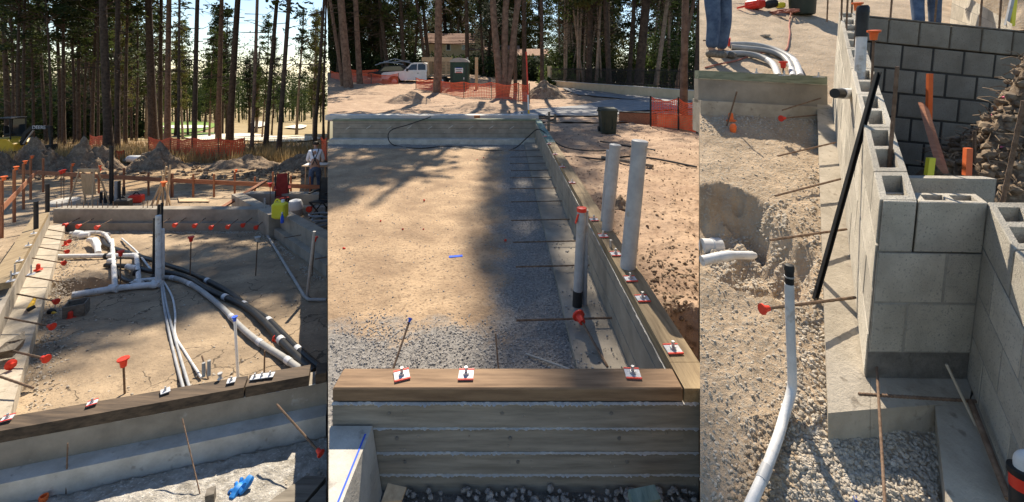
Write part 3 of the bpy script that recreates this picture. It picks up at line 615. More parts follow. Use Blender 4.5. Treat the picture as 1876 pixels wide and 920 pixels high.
# yellow jug, white cooler, chairs
p = G(1, 513, 400, .5); yj = thing('water_jug', 'yellow plastic jug standing on the wall corner', 'jug', p); yj_h = H(p, 367)
ob('body', MB().cbox(p + Z3 * yj_h * .45, (.28, .2, yj_h * .9), .04), m_yplast, yj); ob('cap', MB().lathe(p + Vector((.06, 0, yj_h * .9)), [(.035, 0), (.035, .05)], 10), m_white, yj, True)
ob('handle', MB().tube(smooth_path([p + Vector((-.11, 0, yj_h * .88)), p + Vector((-.06, 0, yj_h * 1.05)), p + Vector((.02, 0, yj_h * .9))], 4), .02, 8), m_yplast, yj, True)
p = G(1, 517, 404, .48); bt = thing('bottle', 'small blue bottle beside the yellow jug', 'bottle', p); ob('body', MB().lathe(p - Z3 * .05, [(.03, 0), (.034, .02), (.034, .12), (.014, .16), (.014, .19)], 10), m_bluep, bt, True); ob('cap', MB().lathe(p + Z3 * .14, [(.018, 0), (.018, .03)], 10), m_white, bt, True)
p = G(1, 541, 396); ck = thing('cooler', 'white and grey drink cooler right of the jug', 'cooler', p); h = H(p, 366)
ob('body', MB().lathe(p, [(.17, 0), (.19, h * .1), (.19, h * .45)], 14), m_conduit, ck, True); ob('lid', MB().lathe(p + Z3 * h * .45, [(.19, 0), (.195, h * .2), (.15, h * .5), (.05, h * .58)], 14), m_white, ck, True)
def camp_chair(label, x, yb, yt, m, w, rz):
    p = G(1, x, yb); h = H(p, yt); R = Matrix.Rotation(rz, 3, 'Z'); t = thing('camp_chair', label, 'chair', p); L = lambda a, b, c: p + R @ Vector((a, b, c))
    for sx in (-1, 1):
        ob('leg', MB().tube([L(sx * w, -.2, 0), L(-sx * w * .8, -.2, h * .45)], .018, 6), m_black, t); ob('leg', MB().tube([L(sx * w, .22, 0), L(sx * w, -.2, h * .45)], .018, 6), m_black, t)
        ob('back_post', MB().tube([L(sx * w, .2, h * .3), L(sx * w, .28, h)], .018, 6), m_black, t); ob('armrest', MB().box(L(sx * w * 1.1, .02, h * .68), (.06, .42, .03), rz), m, t)
    ob('seat', MB().hexa([L(-w, -.2, h * .43), L(w, -.2, h * .43), L(w, .22, h * .38), L(-w, .22, h * .38), L(-w, -.2, h * .46), L(w, -.2, h * .46), L(w, .22, h * .41), L(-w, .22, h * .41)]), m, t)
    ob('backrest', MB().hexa([L(-w, .21, h * .42), L(w, .21, h * .42), L(w, .23, h * .42), L(-w, .23, h * .42), L(-w * .8, .27, h), L(w * .8, .27, h), L(w * .8, .29, h), L(-w * .8, .29, h)]), m, t); return t
camp_chair('red folding camp chair behind the yellow jug', 517, 392, 322, m_dkred, .16, .5)
camp_chair('dark grey folding camp chair at the right edge of pipe pad', 588, 398, 330, m_black, .2, -.2)
p = G(1, 593, 416); solo('coiled_hose', MB().tube(smooth_path([p + Vector((math.cos(a) * .16 * (1 + .05 * k), math.sin(a) * .22, .03 + .012 * k)) for k, a in enumerate([i * .7 for i in range(26)])], 2), .02, 6), m_pvc_g, 'grey coiled hose on the ground below camp chair', 'hose', p, smooth=True)
# plan table
p = G(1, 578, 350); tb = thing('plan_table', 'makeshift plan table with papers beside the worker', 'table', p)
for dx in (-.35, .35):
    for dy in (0, .45): ob('leg', MB().tube([p + Vector((dx * 1.1, dy, 0)), p + Vector((dx, dy, .9))], .025, 4), m_ply, tb)
ob('table_top', MB().box(p + Vector((0, .22, .92)), (.95, .6, .03)), m_ply, tb)
for k, (dx, rz) in enumerate(((-.2, .1), (.18, -.2))): solo('drawing_sheet', MB().box(p + Vector((dx, .2, .945 + k * .006)), (.5, .38, .006), rz), m_white, ('left' if k == 0 else 'right') + ' white drawing sheet on the plan table', 'paper', p + Vector((dx, .2, .94)))
# dug soil piles
def pile(lab, x, yb, w, yt, seed, m=m_clod, ry=.6):
    c = G(1, x, yb); hw = w / 2 / F * c.y; c = c + Vector((0, hw * .5, -hw * .5 * .11875)); return heap('soil_pile', lab, 'soil pile', c, hw, hw * ry, H(c, yt) * 1.0, m, seed, .5, n=48)
pile('large dug soil pile in front of the excavator', 40, 318, 120, 262, 1)
pile('wide dug soil pile between excavator and thick pine', 132, 315, 130, 266, 2)
pile('soil pile under the plywood sheet and white bag', 262, 312, 120, 272, 3)
pile('low dark soil pile behind the right batter board', 420, 312, 170, 288, 4)
pile('low soil pile behind the plan table', 540, 312, 130, 284, 5)
pile('soil pile at the far left edge', -60, 325, 130, 268, 6)
0 and pile('small soil pile behind thick pine bases', 340, 305, 90, 286, 8)
random.seed(5); mb = MB()
for k in range(600):
    p = G(1, random.uniform(-20, 590), random.uniform(296, 330)); add_stone(mb, p + Z3 * random.uniform(0, .08), random.choice((.06, .09, .14)))
struct('soil_clods', mb, m_clod, kind='stuff', label='scattered soil clods along the dug piles', cat='soil')
# dry grass strip
def tufts(mb, n, fpos, h0, h1, wd):
    for k in range(n):
        p = fpos(); a = random.uniform(0, 6.28); h = random.uniform(h0, h1); d = Vector((math.cos(a), math.sin(a), 0)); l = Vector((random.uniform(-.4, .4) * h, random.uniform(-.4, .4) * h, h))
        mb.quad(p - d * wd, p + d * wd, p + l)
mb = MB(); random.seed(9)
def fp():
    x, y = random.uniform(-10, 590), random.choice((random.uniform(262, 300), random.uniform(280, 300)));
    return G(1, x, y)
tufts(mb, 9000, fp, .3, 1.0, .035)
struct('dry_grass', mb, m_drygrass, kind='stuff', label='dry straw coloured grass below the pines', cat='grass')
# orange mesh fences
def fence(label, pts, h, cell, strand, group='orange mesh fences', posts=True, pm=None, sag=.12):
    t = thing('mesh_fence', label, 'fence', pts[0], None); mb = MB(); random.seed(len(label))
    for a, b in zip(pts[:-1], pts[1:]):
        d = b - a; L = d.length; nv = max(2, int(L / cell)); nh = max(4, int(h / cell)); u = d.normalized(); nn = Vector((-u.y, u.x, 0))
        ph = random.uniform(0, 9)
        def P(i, j):
            k = i / nv; s = math.sin(math.pi * k); return lerp(a, b, k) + Z3 * (h * j / nh * (1 - sag * s * abs(1 + .6 * N(k * 4, ph)))) + nn * (.06 * N(k * 5, j * .3, ph))
        for i in range(nv + 1):
            for j in range(nh):
                p, q = P(i, j), P(i, j + 1); mb.quad(p - u * strand, p + u * strand, q + u * strand, q - u * strand)
        for j in range(nh + 1):
            for i in range(nv):
                p, q = P(i, j), P(i + 1, j); z = Z3 * strand * (2.2 if j in (0, nh) else 1.2); mb.quad(p - z, q - z, q + z, p + z)
    ob('netting', mb, m_net, t)
    for p in pts: ob('post', MB().tube([p - Z3 * .1, p + Z3 * (h * 1.06)], .025, 6), pm or m_rebar, t)
    return t
fence('long orange mesh fence between pines and golf course', [G(1, x, y) for x, y in ((272, 290), (312, 292), (352, 294), (400, 296), (448, 294))], 1.45, .13, .030)
fence('short orange mesh fence left behind the soil piles', [G(1, x, y) for x, y in ((164, 274), (188, 276))], 1.3, .16, .034)
fence('orange mesh fence end beside the plan table', [G(1, x, y) for x, y in ((588, 300), (599, 301))], 1.6, .13, .03)
fence('orange mesh fence remnant near the thick pine base', [G(1, x, y) for x, y in ((212, 298), (228, 297))], .7, .13, .03)
# golf course
def patch(name, px, m, up, n=26):
    c = [sum(v) / len(px) for v in zip(*px)]; mb = MB(); ring = smooth_path([Vector((x, y, 0)) for x, y in px + px[:1]], 4)[:-1]
    def onG(x, y):
        lo, hi = 20, 500
        for _ in range(40):
            m_ = (lo + hi) / 2; X = (x - CX) / F * m_
            if z1(X, m_) < CZ - (y - HY) / F * m_: lo = m_
            else: hi = m_
        p = at(x, y, lo); return p
    rings = 6
    for k in range(rings + 1):
        for v in ring:
            t = k / rings; p = onG(lerp(c[0], v.x, t), lerp(c[1], v.y, t)); p.z = z1(p.x, p.y) + up * p.y / 60; mb.v.append(p)
    m_ = len(ring)
    for k in range(rings):
        for i in range(m_): mb.f.append((k * m_ + i, k * m_ + (i + 1) % m_, (k + 1) * m_ + (i + 1) % m_, (k + 1) * m_ + i))
    return struct(name, mb, m, True)
patch('golf_green', [(60, 238), (120, 231), (180, 229), (230, 231), (300, 226), (360, 224), (396, 229), (380, 238), (330, 246), (230, 244), (120, 245)], m_fair, .12)
patch('golf_green', [(520, 260), (600, 254), (640, 258), (600, 268), (530, 268)][:0] or [(328, 250), (360, 246), (398, 245), (380, 252), (340, 253)], m_fair, .14)
patch('sand_bunker', [(290, 234), (330, 232), (380, 233), (372, 237), (320, 238)], m_sand, .22)
patch('sand_bunker', [(338, 254), (380, 248), (450, 246), (500, 250), (560, 251), (590, 256), (520, 262), (430, 258), (370, 258)], m_sand, .16)
patch('sand_bunker', [(455, 228), (475, 224), (490, 229), (478, 235), (462, 234)], m_sand, .22)
patch('sand_bunker', [(520, 236), (545, 231), (562, 233), (550, 238)], m_sand, .22)
# ================================================================== PLOT TWO: long foundation with gravel, road and wood behind
def onG(zf, x, y, lo=1.5, hi=400):
    for _ in range(44):
        m_ = (lo + hi) / 2
        if zf((x - CX) / F * m_, m_) < CZ - (y - HY) / F * m_: lo = m_
        else: hi = m_
    p = at(x, y, lo); p.z = zf(p.x, p.y); return p
def z2s(X, Y):
    return .03 * (min(max(Y, 22), 46) - 22) * max(0, min(1, .6 - X / 14))
g2 = lambda x, y: onG(z2s, x, y)
def xin(Y): return .865 - .0135 * (Y - 2.2)               # inner face of the long right wall
def ztop(Y): return .10 * (Y - 2.2) / 11.1
# near wall with board marks
nw = thing('foundation_wall', 'near board formed concrete wall with brown sill across the middle view', 'foundation', (0, 2.2, -.52))
zs = [-.071, -.201, -.325, -.435, -.62]; XL = -.905; XR = .945
for i in range(4):
    o = .004 * (i % 2)
    ob('board_course', MB().hexa([Vector(v) for v in ((XL, 2.2 + o, zs[i + 1]), (XR, 2.2 + o, zs[i + 1]), (XR, 2.4, zs[i + 1]), (XL, 2.4, zs[i + 1]), (XL, 2.2 + o + .003, zs[i] - .0015), (XR, 2.2 + o + .003, zs[i] - .0015), (XR, 2.4, zs[i] - .0015), (XL, 2.4, zs[i] - .0015))]), m_conc_b, nw)
    random.seed(20 + i); ob('cement_fin', rough_strip(MB(), Vector((XL, 2.2, 0)), Vector((XR - .003, 2.2, 0)), zs[i] - (.004 if i == 0 else 0), .002, .020 if i else .026, .006 if i else .008, 40 + i, .008), m_curb, nw)
ob('sill_plate', MB().cbox((( XL + .862) / 2, 2.275, -.033), (.862 - XL, .15, .069), .006), m_sill, nw)
for (x, y, rz) in ((736, 689, .35), (854, 688, .02), (1159, 686, -.06)): anchor(nw, G('o', x, y, .003), .078, rz, .045)
random.seed(31); mb = MB()
for k in range(70): x, z = random.uniform(XL, XR), random.uniform(-.5, -.08); mb.lathe((x, 2.202, z), [(random.uniform(.002, .007), 0), (.001, -.004)], 6, (0, 1, 0))
ob('cement_crumbs', mb, m_conc, nw)
for i in range(4):
    for x in (-.62, -.05, .5): ob('tie_hole', MB().lathe((x + .04 * i, 2.2005, (zs[i] + zs[i + 1]) / 2 + .01), [(.009, 0), (.008, -.003)], 10, (0, 1, 0)), m_mortar, nw)
# pale near footing at the lower left
c0 = [Vector((-.645, 1.56, -.56)), Vector((-.645, 2.19, -.56)), Vector((SEAM_A * 2.19 + .01, 2.19, -.56)), Vector((SEAM_A * 1.56 + .01, 1.56, -.56))]
c1 = [Vector((-.70, 1.66, -.18)), Vector((-.70, 2.19, -.18)), Vector((SEAM_A * 2.19 + .01, 2.19, -.18)), Vector((SEAM_A * 1.66 + .002, 1.66, -.18))]
pf = thing('footing_wall', 'pale concrete footing with blue chalk line at lower left', 'foundation', (-.7, 2.0, -.52))
ob('concrete', MB().hexa([c0[3], c0[0], c0[1], c0[2], c1[3], c1[0], c1[1], c1[2]]), m_conc_w, pf)
ob('chalk_line', MB().hexa([Vector(v) for v in ((-.722, 1.72, -.1795), (-.714, 1.72, -.1795), (-.714, 2.14, -.1795), (-.722, 2.14, -.1795), (-.722, 1.72, -.178), (-.714, 1.72, -.178), (-.714, 2.14, -.178), (-.722, 2.14, -.178))]), m_bluep, pf)
# long right wall
rwl = thing('foundation_wall', 'long right wall running back with treated sill and red edged plates', 'foundation', (.9, 5, -.6))
ob('footing', MB().hexa([Vector(v) for v in ((.48, 2.4, -.8), (.9, 2.4, -.8), (.8, 13.3, -.8), (.36, 13.3, -.8), (.48, 2.4, -.555), (.9, 2.4, -.555), (.8, 13.3, -.53), (.36, 13.3, -.53))]), m_conc, rwl)
def seg(mb, y0, y1, xo0, xo1, zl, zh):
    mb.hexa([Vector((xin(y0) + xo0, y0, zl if zl < -.5 else ztop(y0) + zl)), Vector((xin(y0) + xo1, y0, zl if zl < -.5 else ztop(y0) + zl)), Vector((xin(y1) + xo1, y1, zl if zl < -.5 else ztop(y1) + zl)), Vector((xin(y1) + xo0, y1, zl if zl < -.5 else ztop(y1) + zl)),
             Vector((xin(y0) + xo0, y0, ztop(y0) + zh)), Vector((xin(y0) + xo1, y0, ztop(y0) + zh)), Vector((xin(y1) + xo1, y1, ztop(y1) + zh)), Vector((xin(y1) + xo0, y1, ztop(y1) + zh))]); return mb
zb = [-.56, -.43, -.30, -.185, -.0735]
for i in range(4):
    lo = -.8 if i == 0 else zb[i]; mb = MB(); y0, y1 = 2.402, 13.3; o = .004 * (i % 2)
    f = lambda Y, z: z if z < -.5 else ztop(Y) + z
    mb.hexa([Vector((xin(y0) + o, y0, f(y0, lo))), Vector((xin(y0) + .2, y0, f(y0, lo))), Vector((xin(y1) + .2, y1, f(y1, lo))), Vector((xin(y1) + o, y1, f(y1, lo))), Vector((xin(y0) + o, y0, f(y0, zb[i + 1]) - .001)), Vector((xin(y0) + .2, y0, f(y0, zb[i + 1]) - .001)), Vector((xin(y1) + .2, y1, f(y1, zb[i + 1]) - .001)), Vector((xin(y1) + o, y1, f(y1, zb[i + 1]) - .001))])
    ob('board_course', mb, m_conc, rwl)
ob('stem_end', MB().box((.905, 2.30, -.34), (.078, .19, .53)), m_conc, rwl)
mbf = MB(); rough_strip(mbf, Vector((xin(13.3), 13.3, ztop(13.3))), Vector((xin(2.4), 2.4, 0)), -.073, .0, .010, .004, 77, .03); ob('cement_fin', mbf, m_conc_w, rwl)
for (y0, y1, m) in ((2.2, 2.395, m_sill_y), (2.398, 5.6, m_sill_y), (5.61, 9.4, m_sill_y), (9.41, 13.46, m_sill_gy)): ob('sill_plate', seg(MB(), y0, y1, .004, .165, -.071, 0), m, rwl)
for (x, y) in ((1233, 641), (1177, 548), (1155, 512), (1128, 466), (1105, 433), (1088, 403), (1048, 335), (1030, 306), (1017, 283), (1006, 264), (998, 250)):
    p = G('o', x, y, .003); p = G('o', x, y, ztop(p.y) + .003); anchor(rwl, p, .085, .05, .05 if y != 433 else .05)
p = G('o', 1119, 452, .02); ob('anchor_bolt', MB().tube([p - Z3 * .03, p + Z3 * .06], .012, 8), m_steel, rwl, True)
for (x0, y0, x1, y1) in ((1130, 578, 946, 587), (1095, 502, 945, 489), (1056, 447, 940, 444), (1052, 408, 936, 404), (1036, 377, 936, 370), (1023, 352, 934, 346), (1015, 332, 934, 326), (1008, 316, 936, 313), (1002, 302, 934, 300), (997, 290, 934, 288), (991, 278, 932, 276)):
    a = G(2, x0, y0, .12); b = G(2, x1, y1, .10); a = Vector((xin(b.y) + .03, b.y + .02, b.z + .01)); rebar(rwl, a, b, .0085, None, m_rust if y0 in (578, 502, 352) else m_rebar)
rb = G(2, 1113, 672, .05); b = at(1062, 582, rb.y + .45); rebar(rwl, rb, b, .009, .062, m_rust)
# grey pipes
pp = thing('conduit_pair', 'grey pipe pair with red tape standing inside the right wall', 'pipe', G(2, 1058, 566))
p = G(2, 1057, 570); q = at(1066, 382, p.y); ob('pipe', MB().tube([p, q], .042, 12), m_pvc_g, pp, True); p2 = p + Vector((.075, .03, 0)); ob('pipe', MB().tube([p2, at(1074, 385, p2.y)], .022, 10), m_pvc_g, pp, True)
ob('coupling', MB().lathe(lerp(p2, at(1074, 385, p2.y), .45), [(.029, 0), (.029, .08)], 10), m_pvc_g, pp, True); ob('black_sleeve', MB().tube([p, lerp(p, q, .2)], .045, 12), m_abs, pp, True)
ob('red_tape', MB().lathe(lerp(p, q, .97), [(.045, 0), (.045, .035), (.02, .04)], 12), m_red, pp, True); ob('red_tape', MB().box(lerp(p, q, .93) + Vector((-.045, -.02, -.02)), (.01, .03, .09), 0, 0, .3), m_red, pp)
for (x0, y0, x1, y1, r, lab) in ((1150, 492, 1172, 262, .062, 'tall thick grey pipe standing on the right wall sill'), (1112, 424, 1127, 268, .055, 'second grey pipe standing farther back on right sill'), (1106, 408, 1117, 277, .035, 'thin grey pipe half hidden behind the second grey pipe')):
    p = G('o', x0, y0); q = at(x1, y1, p.y); t = thing('grey_pipe', lab, 'pipe', p); ob('tube', MB().tube([p, lerp(p, q, .995)], r, 18), m_pvc_g, t, True); ob('end_cap', MB().lathe(lerp(p, q, .985), [(r * 1.06, 0), (r * 1.06, r * .5), (r * .9, r * .6)], 18, (q - p).normalized()), m_pvc_g, t, True)
# back wall
bk = thing('foundation_wall', 'dark shaded far wall closing the long foundation', 'foundation', (-2.4, 13.3, -.6))
xL = SEAM_A * 12.95 + .01
for i, (z0, z1_) in enumerate(((-.45, -.30), (-.30, -.15), (-.15, 0), (0, .075))): ob('board_course', MB().box(((xL + .75) / 2, 13.4 + .003 * (i % 2), (z0 + z1_) / 2), (.75 - xL, .2, z1_ - z0 - .006)), m_conc, bk)
ob('footing', MB().box(((xL + .7) / 2, 13.3, -.6), (.7 - xL, .62, .32)), m_conc_w, bk)
ob('sill_plate', MB().box(((xL + .80) / 2, 13.4, .103), (.80 - xL, .24, .05)), m_sill_g, bk)
for k in range(9):
    x = xL + .5 + k * .62; ob('form_tie', MB().box((x, 13.22, -.12 + .02 * (k % 2)), (.16, .012, .02), 0, 0, -.6), m_conc_w, bk)
for (x, y) in ((874, 214),): ob('wood_block', MB().box(G('o', x, y, .16), (.18, .1, .09)), m_stake, bk)
# cables
def cable(label, pts, r=.012, m=m_black): return solo('cable', MB().tube(smooth_path(pts, 6), r, 6), m, label, 'cable', pts[0], smooth=True)
z2g = lambda x, y, u=.02: onG(lambda X, Y: -.6 + u, x, y, 2, 20)
cable('black cable looping over the far wall onto the gravel', [at(790, 214, 13.2), at(750, 228, 13.0), at(718, 238, 12.8), at(711, 252, 12.5), z2g(722, 266), z2g(765, 272), z2g(815, 268), z2g(850, 270), z2g(900, 276), z2g(940, 273), at(966, 252, 11.4), at(985, 237, 11.2), G('o', 1003, 247, .06), G('o', 1030, 268), G('o', 1075, 276), G('o', 1110, 276)], .014)
ro = lambda x, y: onG(lambda X, Y: -.02, x, y, 2, 30)
cable('black hose crossing the dirt right of the wall', [ro(1020, 288), ro(1060, 288), ro(1110, 292), ro(1150, 287), ro(1200, 291), ro(1276, 306)], .018)
cable('short dark hose on the dirt behind the tall pipe', [ro(1100, 259), ro(1140, 266), ro(1200, 275)], .02)
a, b = ro(1103, 290), ro(1196, 308); solo('timber_offcut', MB().tube([a + Z3 * .02, b + Z3 * .03], .035, 4), m_dkwood, 'dark timber lying on dirt behind the tall pipe', 'timber', a)
p = ro(1136, 372); heap('dirt_clod', 'dark clod of dirt beside the second grey pipe', 'clod', p, .12, .12, .12, m_clod, 4, .5, n=14)
# trench edge lumps at the corner
random.seed(2); mb = MB()
for k in range(500):
    p = ro(random.uniform(1180, 1279), random.uniform(440, 660))
    if p.x < xin(p.y) + .22 or p.x > SEAM_B * p.y - .02: continue
    p.z = z2r(p.x, p.y); add_stone(mb, p, random.choice((.006, .01, .014, .02)))
for k in range(900):
    Y = random.uniform(3, 13); p = Vector((random.uniform(xin(Y) + .25, max(SEAM_B * Y - .05, xin(Y) + .3)), Y, 0)); p.z = z2r(p.x, Y)
    add_stone(mb, p, random.choice((.008, .012, .02)))
struct('soil_crumbs', mb, m_clod, kind='stuff', label='loose crumbs of soil on the dirt right of the long wall', cat='soil')
# gravel
random.seed(21); mb = MB(); n = 0
while n < 15000:
    Y = 2.5 * (13.2 / 2.5) ** random.random(); X = random.uniform(SEAM_A * Y + .03, .80)
    edge = -.12 + .35 * N(X * 2.2, Y * 2.2, 3) + (-.03 * max(0, Y - 8)); near = 3.75 + .6 * N(X * 1.3, Y * 1.3, 8); k = max((X - edge) / .25, (near - Y) / .5, (Y - 12.3) / .5)
    if random.random() > max(.06, min(1, .45 + .7 * k)): continue
    if X > .46 and random.random() > .12: continue
    r = random.choice((.004, .005, .006, .008, .011)) * (1 + .05 * (Y - 3)) * (1.0 if k > 0 else .8)
    add_stone(mb, Vector((X, Y, zi(X, Y) + r * .25 + (.05 if X > .46 else 0))), r); n += 1
struct('gravel', mb, m_stone_d, kind='stuff', label='grey crushed gravel strip along the long right wall', cat='gravel')
random.seed(22); mb = MB()
for k in range(1500):
    Y = random.uniform(1.6, 2.19); X = random.uniform(SEAM_A * Y + .02, SEAM_B * Y - .02)
    if X < -.62: continue
    r = random.choice((.008, .011, .015, .02)); add_stone(mb, Vector((X, Y, -.53 + r * .4 + .03 * max(0, (Y - 2.0) / .2))), r)
struct('gravel', mb, m_stone_d, kind='stuff', label='coarse grey gravel at the foot of the near board formed wall', cat='gravel')
p = at(718, 908, 2.02); solo('wood_chip', MB().hexa([p + Vector(v) for v in ((-.04, -.03, -.01), (.05, -.02, -.012), (.06, .03, .0), (-.03, .04, .01), (-.04, -.03, 0), (.05, -.02, -.002), (.06, .03, .01), (-.03, .04, .02))]), m_ply, 'small wood chip on gravel beside the pale footing', 'wood chip', p)
p = at(1180, 912, 2.0); solo('timber_offcut', MB().box(p, (.13, .06, .04), .2, .2), m_sill_gy, 'green timber offcut at the bottom below the near wall', 'timber', p)
def stick(label, x0, y0, x1, y1, r, m, tip=None, dy=.3):
    a = G(2, x0, y0); b = at(x1, y1, a.y + dy); t = thing('rebar_stake', label, 'rebar', a); o = ob('bar', MB().tube([a, b], r, 6), m, t)
    if tip: safety_cap(o, b, (b - a).normalized(), .02, tip)
stick('blue tipped wood rod behind the near sill in sunlight', 712, 700, 751, 586, .008, m_rust, m_bluep)
stick('thin bare rod behind the near sill in the gravel', 915, 700, 908, 612, .006, m_rust, None, .2)
a = G(2, 963, 648, .02); b = G(2, 1058, 682, .05); rebar(rwl, b, a, .007, None, m_conduit)
random.seed(5); mb = MB()
for (x, y, m) in ((777, 367, 0), (697, 405, 0), (738, 420, 0), (776, 420, 0), (926, 440, 0), (874, 293, 0), (886, 289, 0), (630, 455, 0), (918, 259, 0)):
    add_stone(mb, G(2, x, y, .012), .02)
struct('red_litter', mb, m_red, kind='stuff', label='scattered bits of red plastic on the orange dirt', cat='litter')
p = G(2, 835, 470, .01); solo('plastic_scrap', MB().box(p, (.16, .05, .01), .2), m_bluep, 'blue plastic scrap on the gravel edge', 'scrap', p)
# ---- behind the foundation
def patch2(name, px, m, up, zf=z2, rings=5):
    c = [sum(v) / len(px) for v in zip(*px)]; mb = MB(); ring = smooth_path([Vector((x, y, 0)) for x, y in px + px[:1]], 3)[:-1]; k_ = len(ring)
    for k in range(rings + 1):
        for v in ring:
            p = onG(z2s, lerp(c[0], v.x, k / rings), lerp(c[1], v.y, k / rings)); p.x = min(max(p.x, SEAM_A * p.y + .02), SEAM_B * p.y - .02); p.z = zf(p.x, p.y) + up; mb.v.append(p)
    for k in range(rings):
        for i in range(k_): mb.f.append((k * k_ + i, k * k_ + (i + 1) % k_, (k + 1) * k_ + (i + 1) % k_, (k + 1) * k_ + i))
    return struct(name, mb, m, True)
patch2('road', [(930, 213), (1040, 215), (1125, 214), (1150, 206), (1275, 200), (1275, 190), (1200, 186), (1120, 184), (1060, 195), (960, 205)], m_asph, .05)
patch2('road', [(1030, 165), (1090, 167), (1180, 173), (1278, 178), (1278, 188), (1180, 186), (1120, 181), (1060, 176)], m_asph, .06)
struct('kerb', MB().box(((SEAM_A * 14.6 + .9) / 2, 14.6, .06), (.9 - SEAM_A * 14.6 - .05, .5, .16)), m_curb)
def onz2(x, y): return onG(z2s, x, y)
# right formwork and fences
a, b = onz2(1134, 222), onz2(1203, 227); fm = thing('form_board', 'low timber formwork beside the wheeled bin', 'formwork', a)
ob('board', wall_box(MB(), a, b, -.1, .28, -.1, .30, 0, .04), m_rail, fm); ob('cap', wall_box(MB(), a, b, .282, .31, .302, .33, -.02, .1), m_black, fm)
a, b = onz2(1205, 229), onz2(1276, 236); fm = thing('form_board', 'pale sunlit formwork behind the right orange mesh', 'formwork', a)
ob('board', wall_box(MB(), a, b, -.1, .32, -.1, .34, 0, .05), m_ply, fm); ob('cap', wall_box(MB(), a, b, .322, .34, .342, .36, -.01, .1), m_stake, fm)
fence('right orange mesh fence on black stakes around the leaning pine', [onz2(1192, 230), onz2(1243, 234), onz2(1277, 242)], .82, .05, .008, pm=m_black)
fence('left orange mesh fence in front of the white truck', [onz2(606, 152), onz2(640, 158), onz2(680, 160), onz2(730, 161)], 1.05, .10, .014)
fence('back orange mesh fence beside the leftmost pines', [onz2(640, 148), onz2(690, 149), onz2(728, 150)], 1.1, .12, .024)
fence('middle orange mesh fence around the pines below the toilet booth', [onz2(762, 168), onz2(797, 172), onz2(850, 180), onz2(900, 181), onz2(950, 184), onz2(970, 186)], .9, .09, .013)
p = onz2(969, 216); pole = thing('marker_pole', 'leaning red and white marker pole at the far corner', 'pole', p)
q = at(964, 95, p.y); ob('lower', MB().tube([p, lerp(p, q, .12)], .03, 6), m_yellow, pole); ob('middle', MB().tube([lerp(p, q, .12), lerp(p, q, .35)], .028, 6), m_white, pole); ob('upper', MB().tube([lerp(p, q, .35), q], .026, 6), m_red, pole)
bt = thing('batter_board', 'small wooden batter board outside the far corner', 'batter board', onz2(1010, 226))
for (x, yb, yt) in ((1006, 222, 205), (1017, 224, 209), (933, 212, 203), (956, 214, 206), (1005, 240, 222)): p = onz2(x, yb); ob('stake', MB().box(p + Z3 * H(p, yt) / 2, (.07, .05, H(p, yt))), m_dkwood, bt)
a, b = at(985, 217, 14.5), at(1006, 216, 14.5); ob('rail', MB().tube([a, b], .05, 4), m_dkwood, bt); a, b = at(990, 228, 14), at(1018, 218, 14); ob('rail', MB().tube([a, b], .05, 4), m_dkwood, bt)
# wheeled bin
p = onG(lambda X, Y: z2r(X, Y), 1113, 243, 2, 30); bn = thing('wheeled_bin', 'dark green wheeled bin standing on the dirt', 'bin', p); hb = H(p, 198); s = 13 / F * p.y
ob('body', MB().hexa([p + Vector(v) for v in ((-s * .95, -s, 0), (s * .95, -s, 0), (s * .95, s, 0), (-s * .95, s, 0), (-s * 1.15, -s * 1.2, hb * .92), (s * 1.15, -s * 1.2, hb * .92), (s * 1.15, s * 1.2, hb * .92), (-s * 1.15, s * 1.2, hb * .92))]), m_dkgreen, bn)
ob('rim', MB().box(p + Z3 * hb * .9, (s * 2.45, s * 2.5, hb * .05)), m_dkgreen, bn); ob('lid', MB().hexa([p + Vector(v) for v in ((-s * 1.2, -s * 1.25, hb * .93), (s * 1.2, -s * 1.25, hb * .93), (s * 1.2, s * 1.25, hb * .93), (-s * 1.2, s * 1.25, hb * .93), (-s * 1.0, -s * 1.0, hb), (s * 1.0, -s * 1.0, hb), (s * 1.1, s * 1.2, hb * 1.02), (-s * 1.1, s * 1.2, hb * 1.02))]), m_dkgreen, bn)
ob('handle', MB().tube([p + Vector((-s * 1.35, s * .5, hb * .88)), p + Vector((-s * 1.35, -s * .5, hb * .9))], .02, 6), m_dkgreen, bn)
for q in (-1, 1): ob('rib', MB().box(p + Vector((q * s * .5, -s * 1.1, hb * .5)), (.02, .03, hb * .7)), m_dkgreen, bn); ob('wheel', MB().lathe(p + Vector((q * s, s * .9, .08)), [(.08, -.03), (.08, .03)], 12, (1, 0, 0)), m_black, bn)
p = onG(lambda X, Y: z2r(X, Y), 1173, 258, 2, 30); p = onG(lambda X, Y: z2r(X, Y), 1220, 330, 2, 30)
# mound and dirt banks
def mound(lab, x, yb, w, yt, seed, m=m_dirt2o, ry=.6):
    c = onz2(x, yb); hw = w / 2 / F * c.y; c = c + Vector((0, hw * .4, 0)); return heap('dirt_mound', lab, 'mound', c, hw, hw * ry, H(c, yt) * 1.1, m, seed, .25)
mound('brown dirt mound beside the road behind the far corner', 1000, 183, 90, 152, 11, m_clod)
mound('low dirt bank at the foot of the left orange fence', 660, 178, 120, 164, 12)
mound('low dirt bank below the broad pine and mesh fence', 745, 190, 110, 170, 13)
mound('long low dirt bank left of the mound', 880, 200, 150, 186, 14)
a = onz2(606, 150); b = onz2(648, 172); solo('fallen_log', MB().tube(smooth_path([a + Z3 * .35, lerp(a, b, .5) + Z3 * .25, b + Z3 * .1], 4), [.12] * 5 + [.09] * 4, 7), m_bark[2], 'fallen branch lying at the left fence foot', 'log', a)
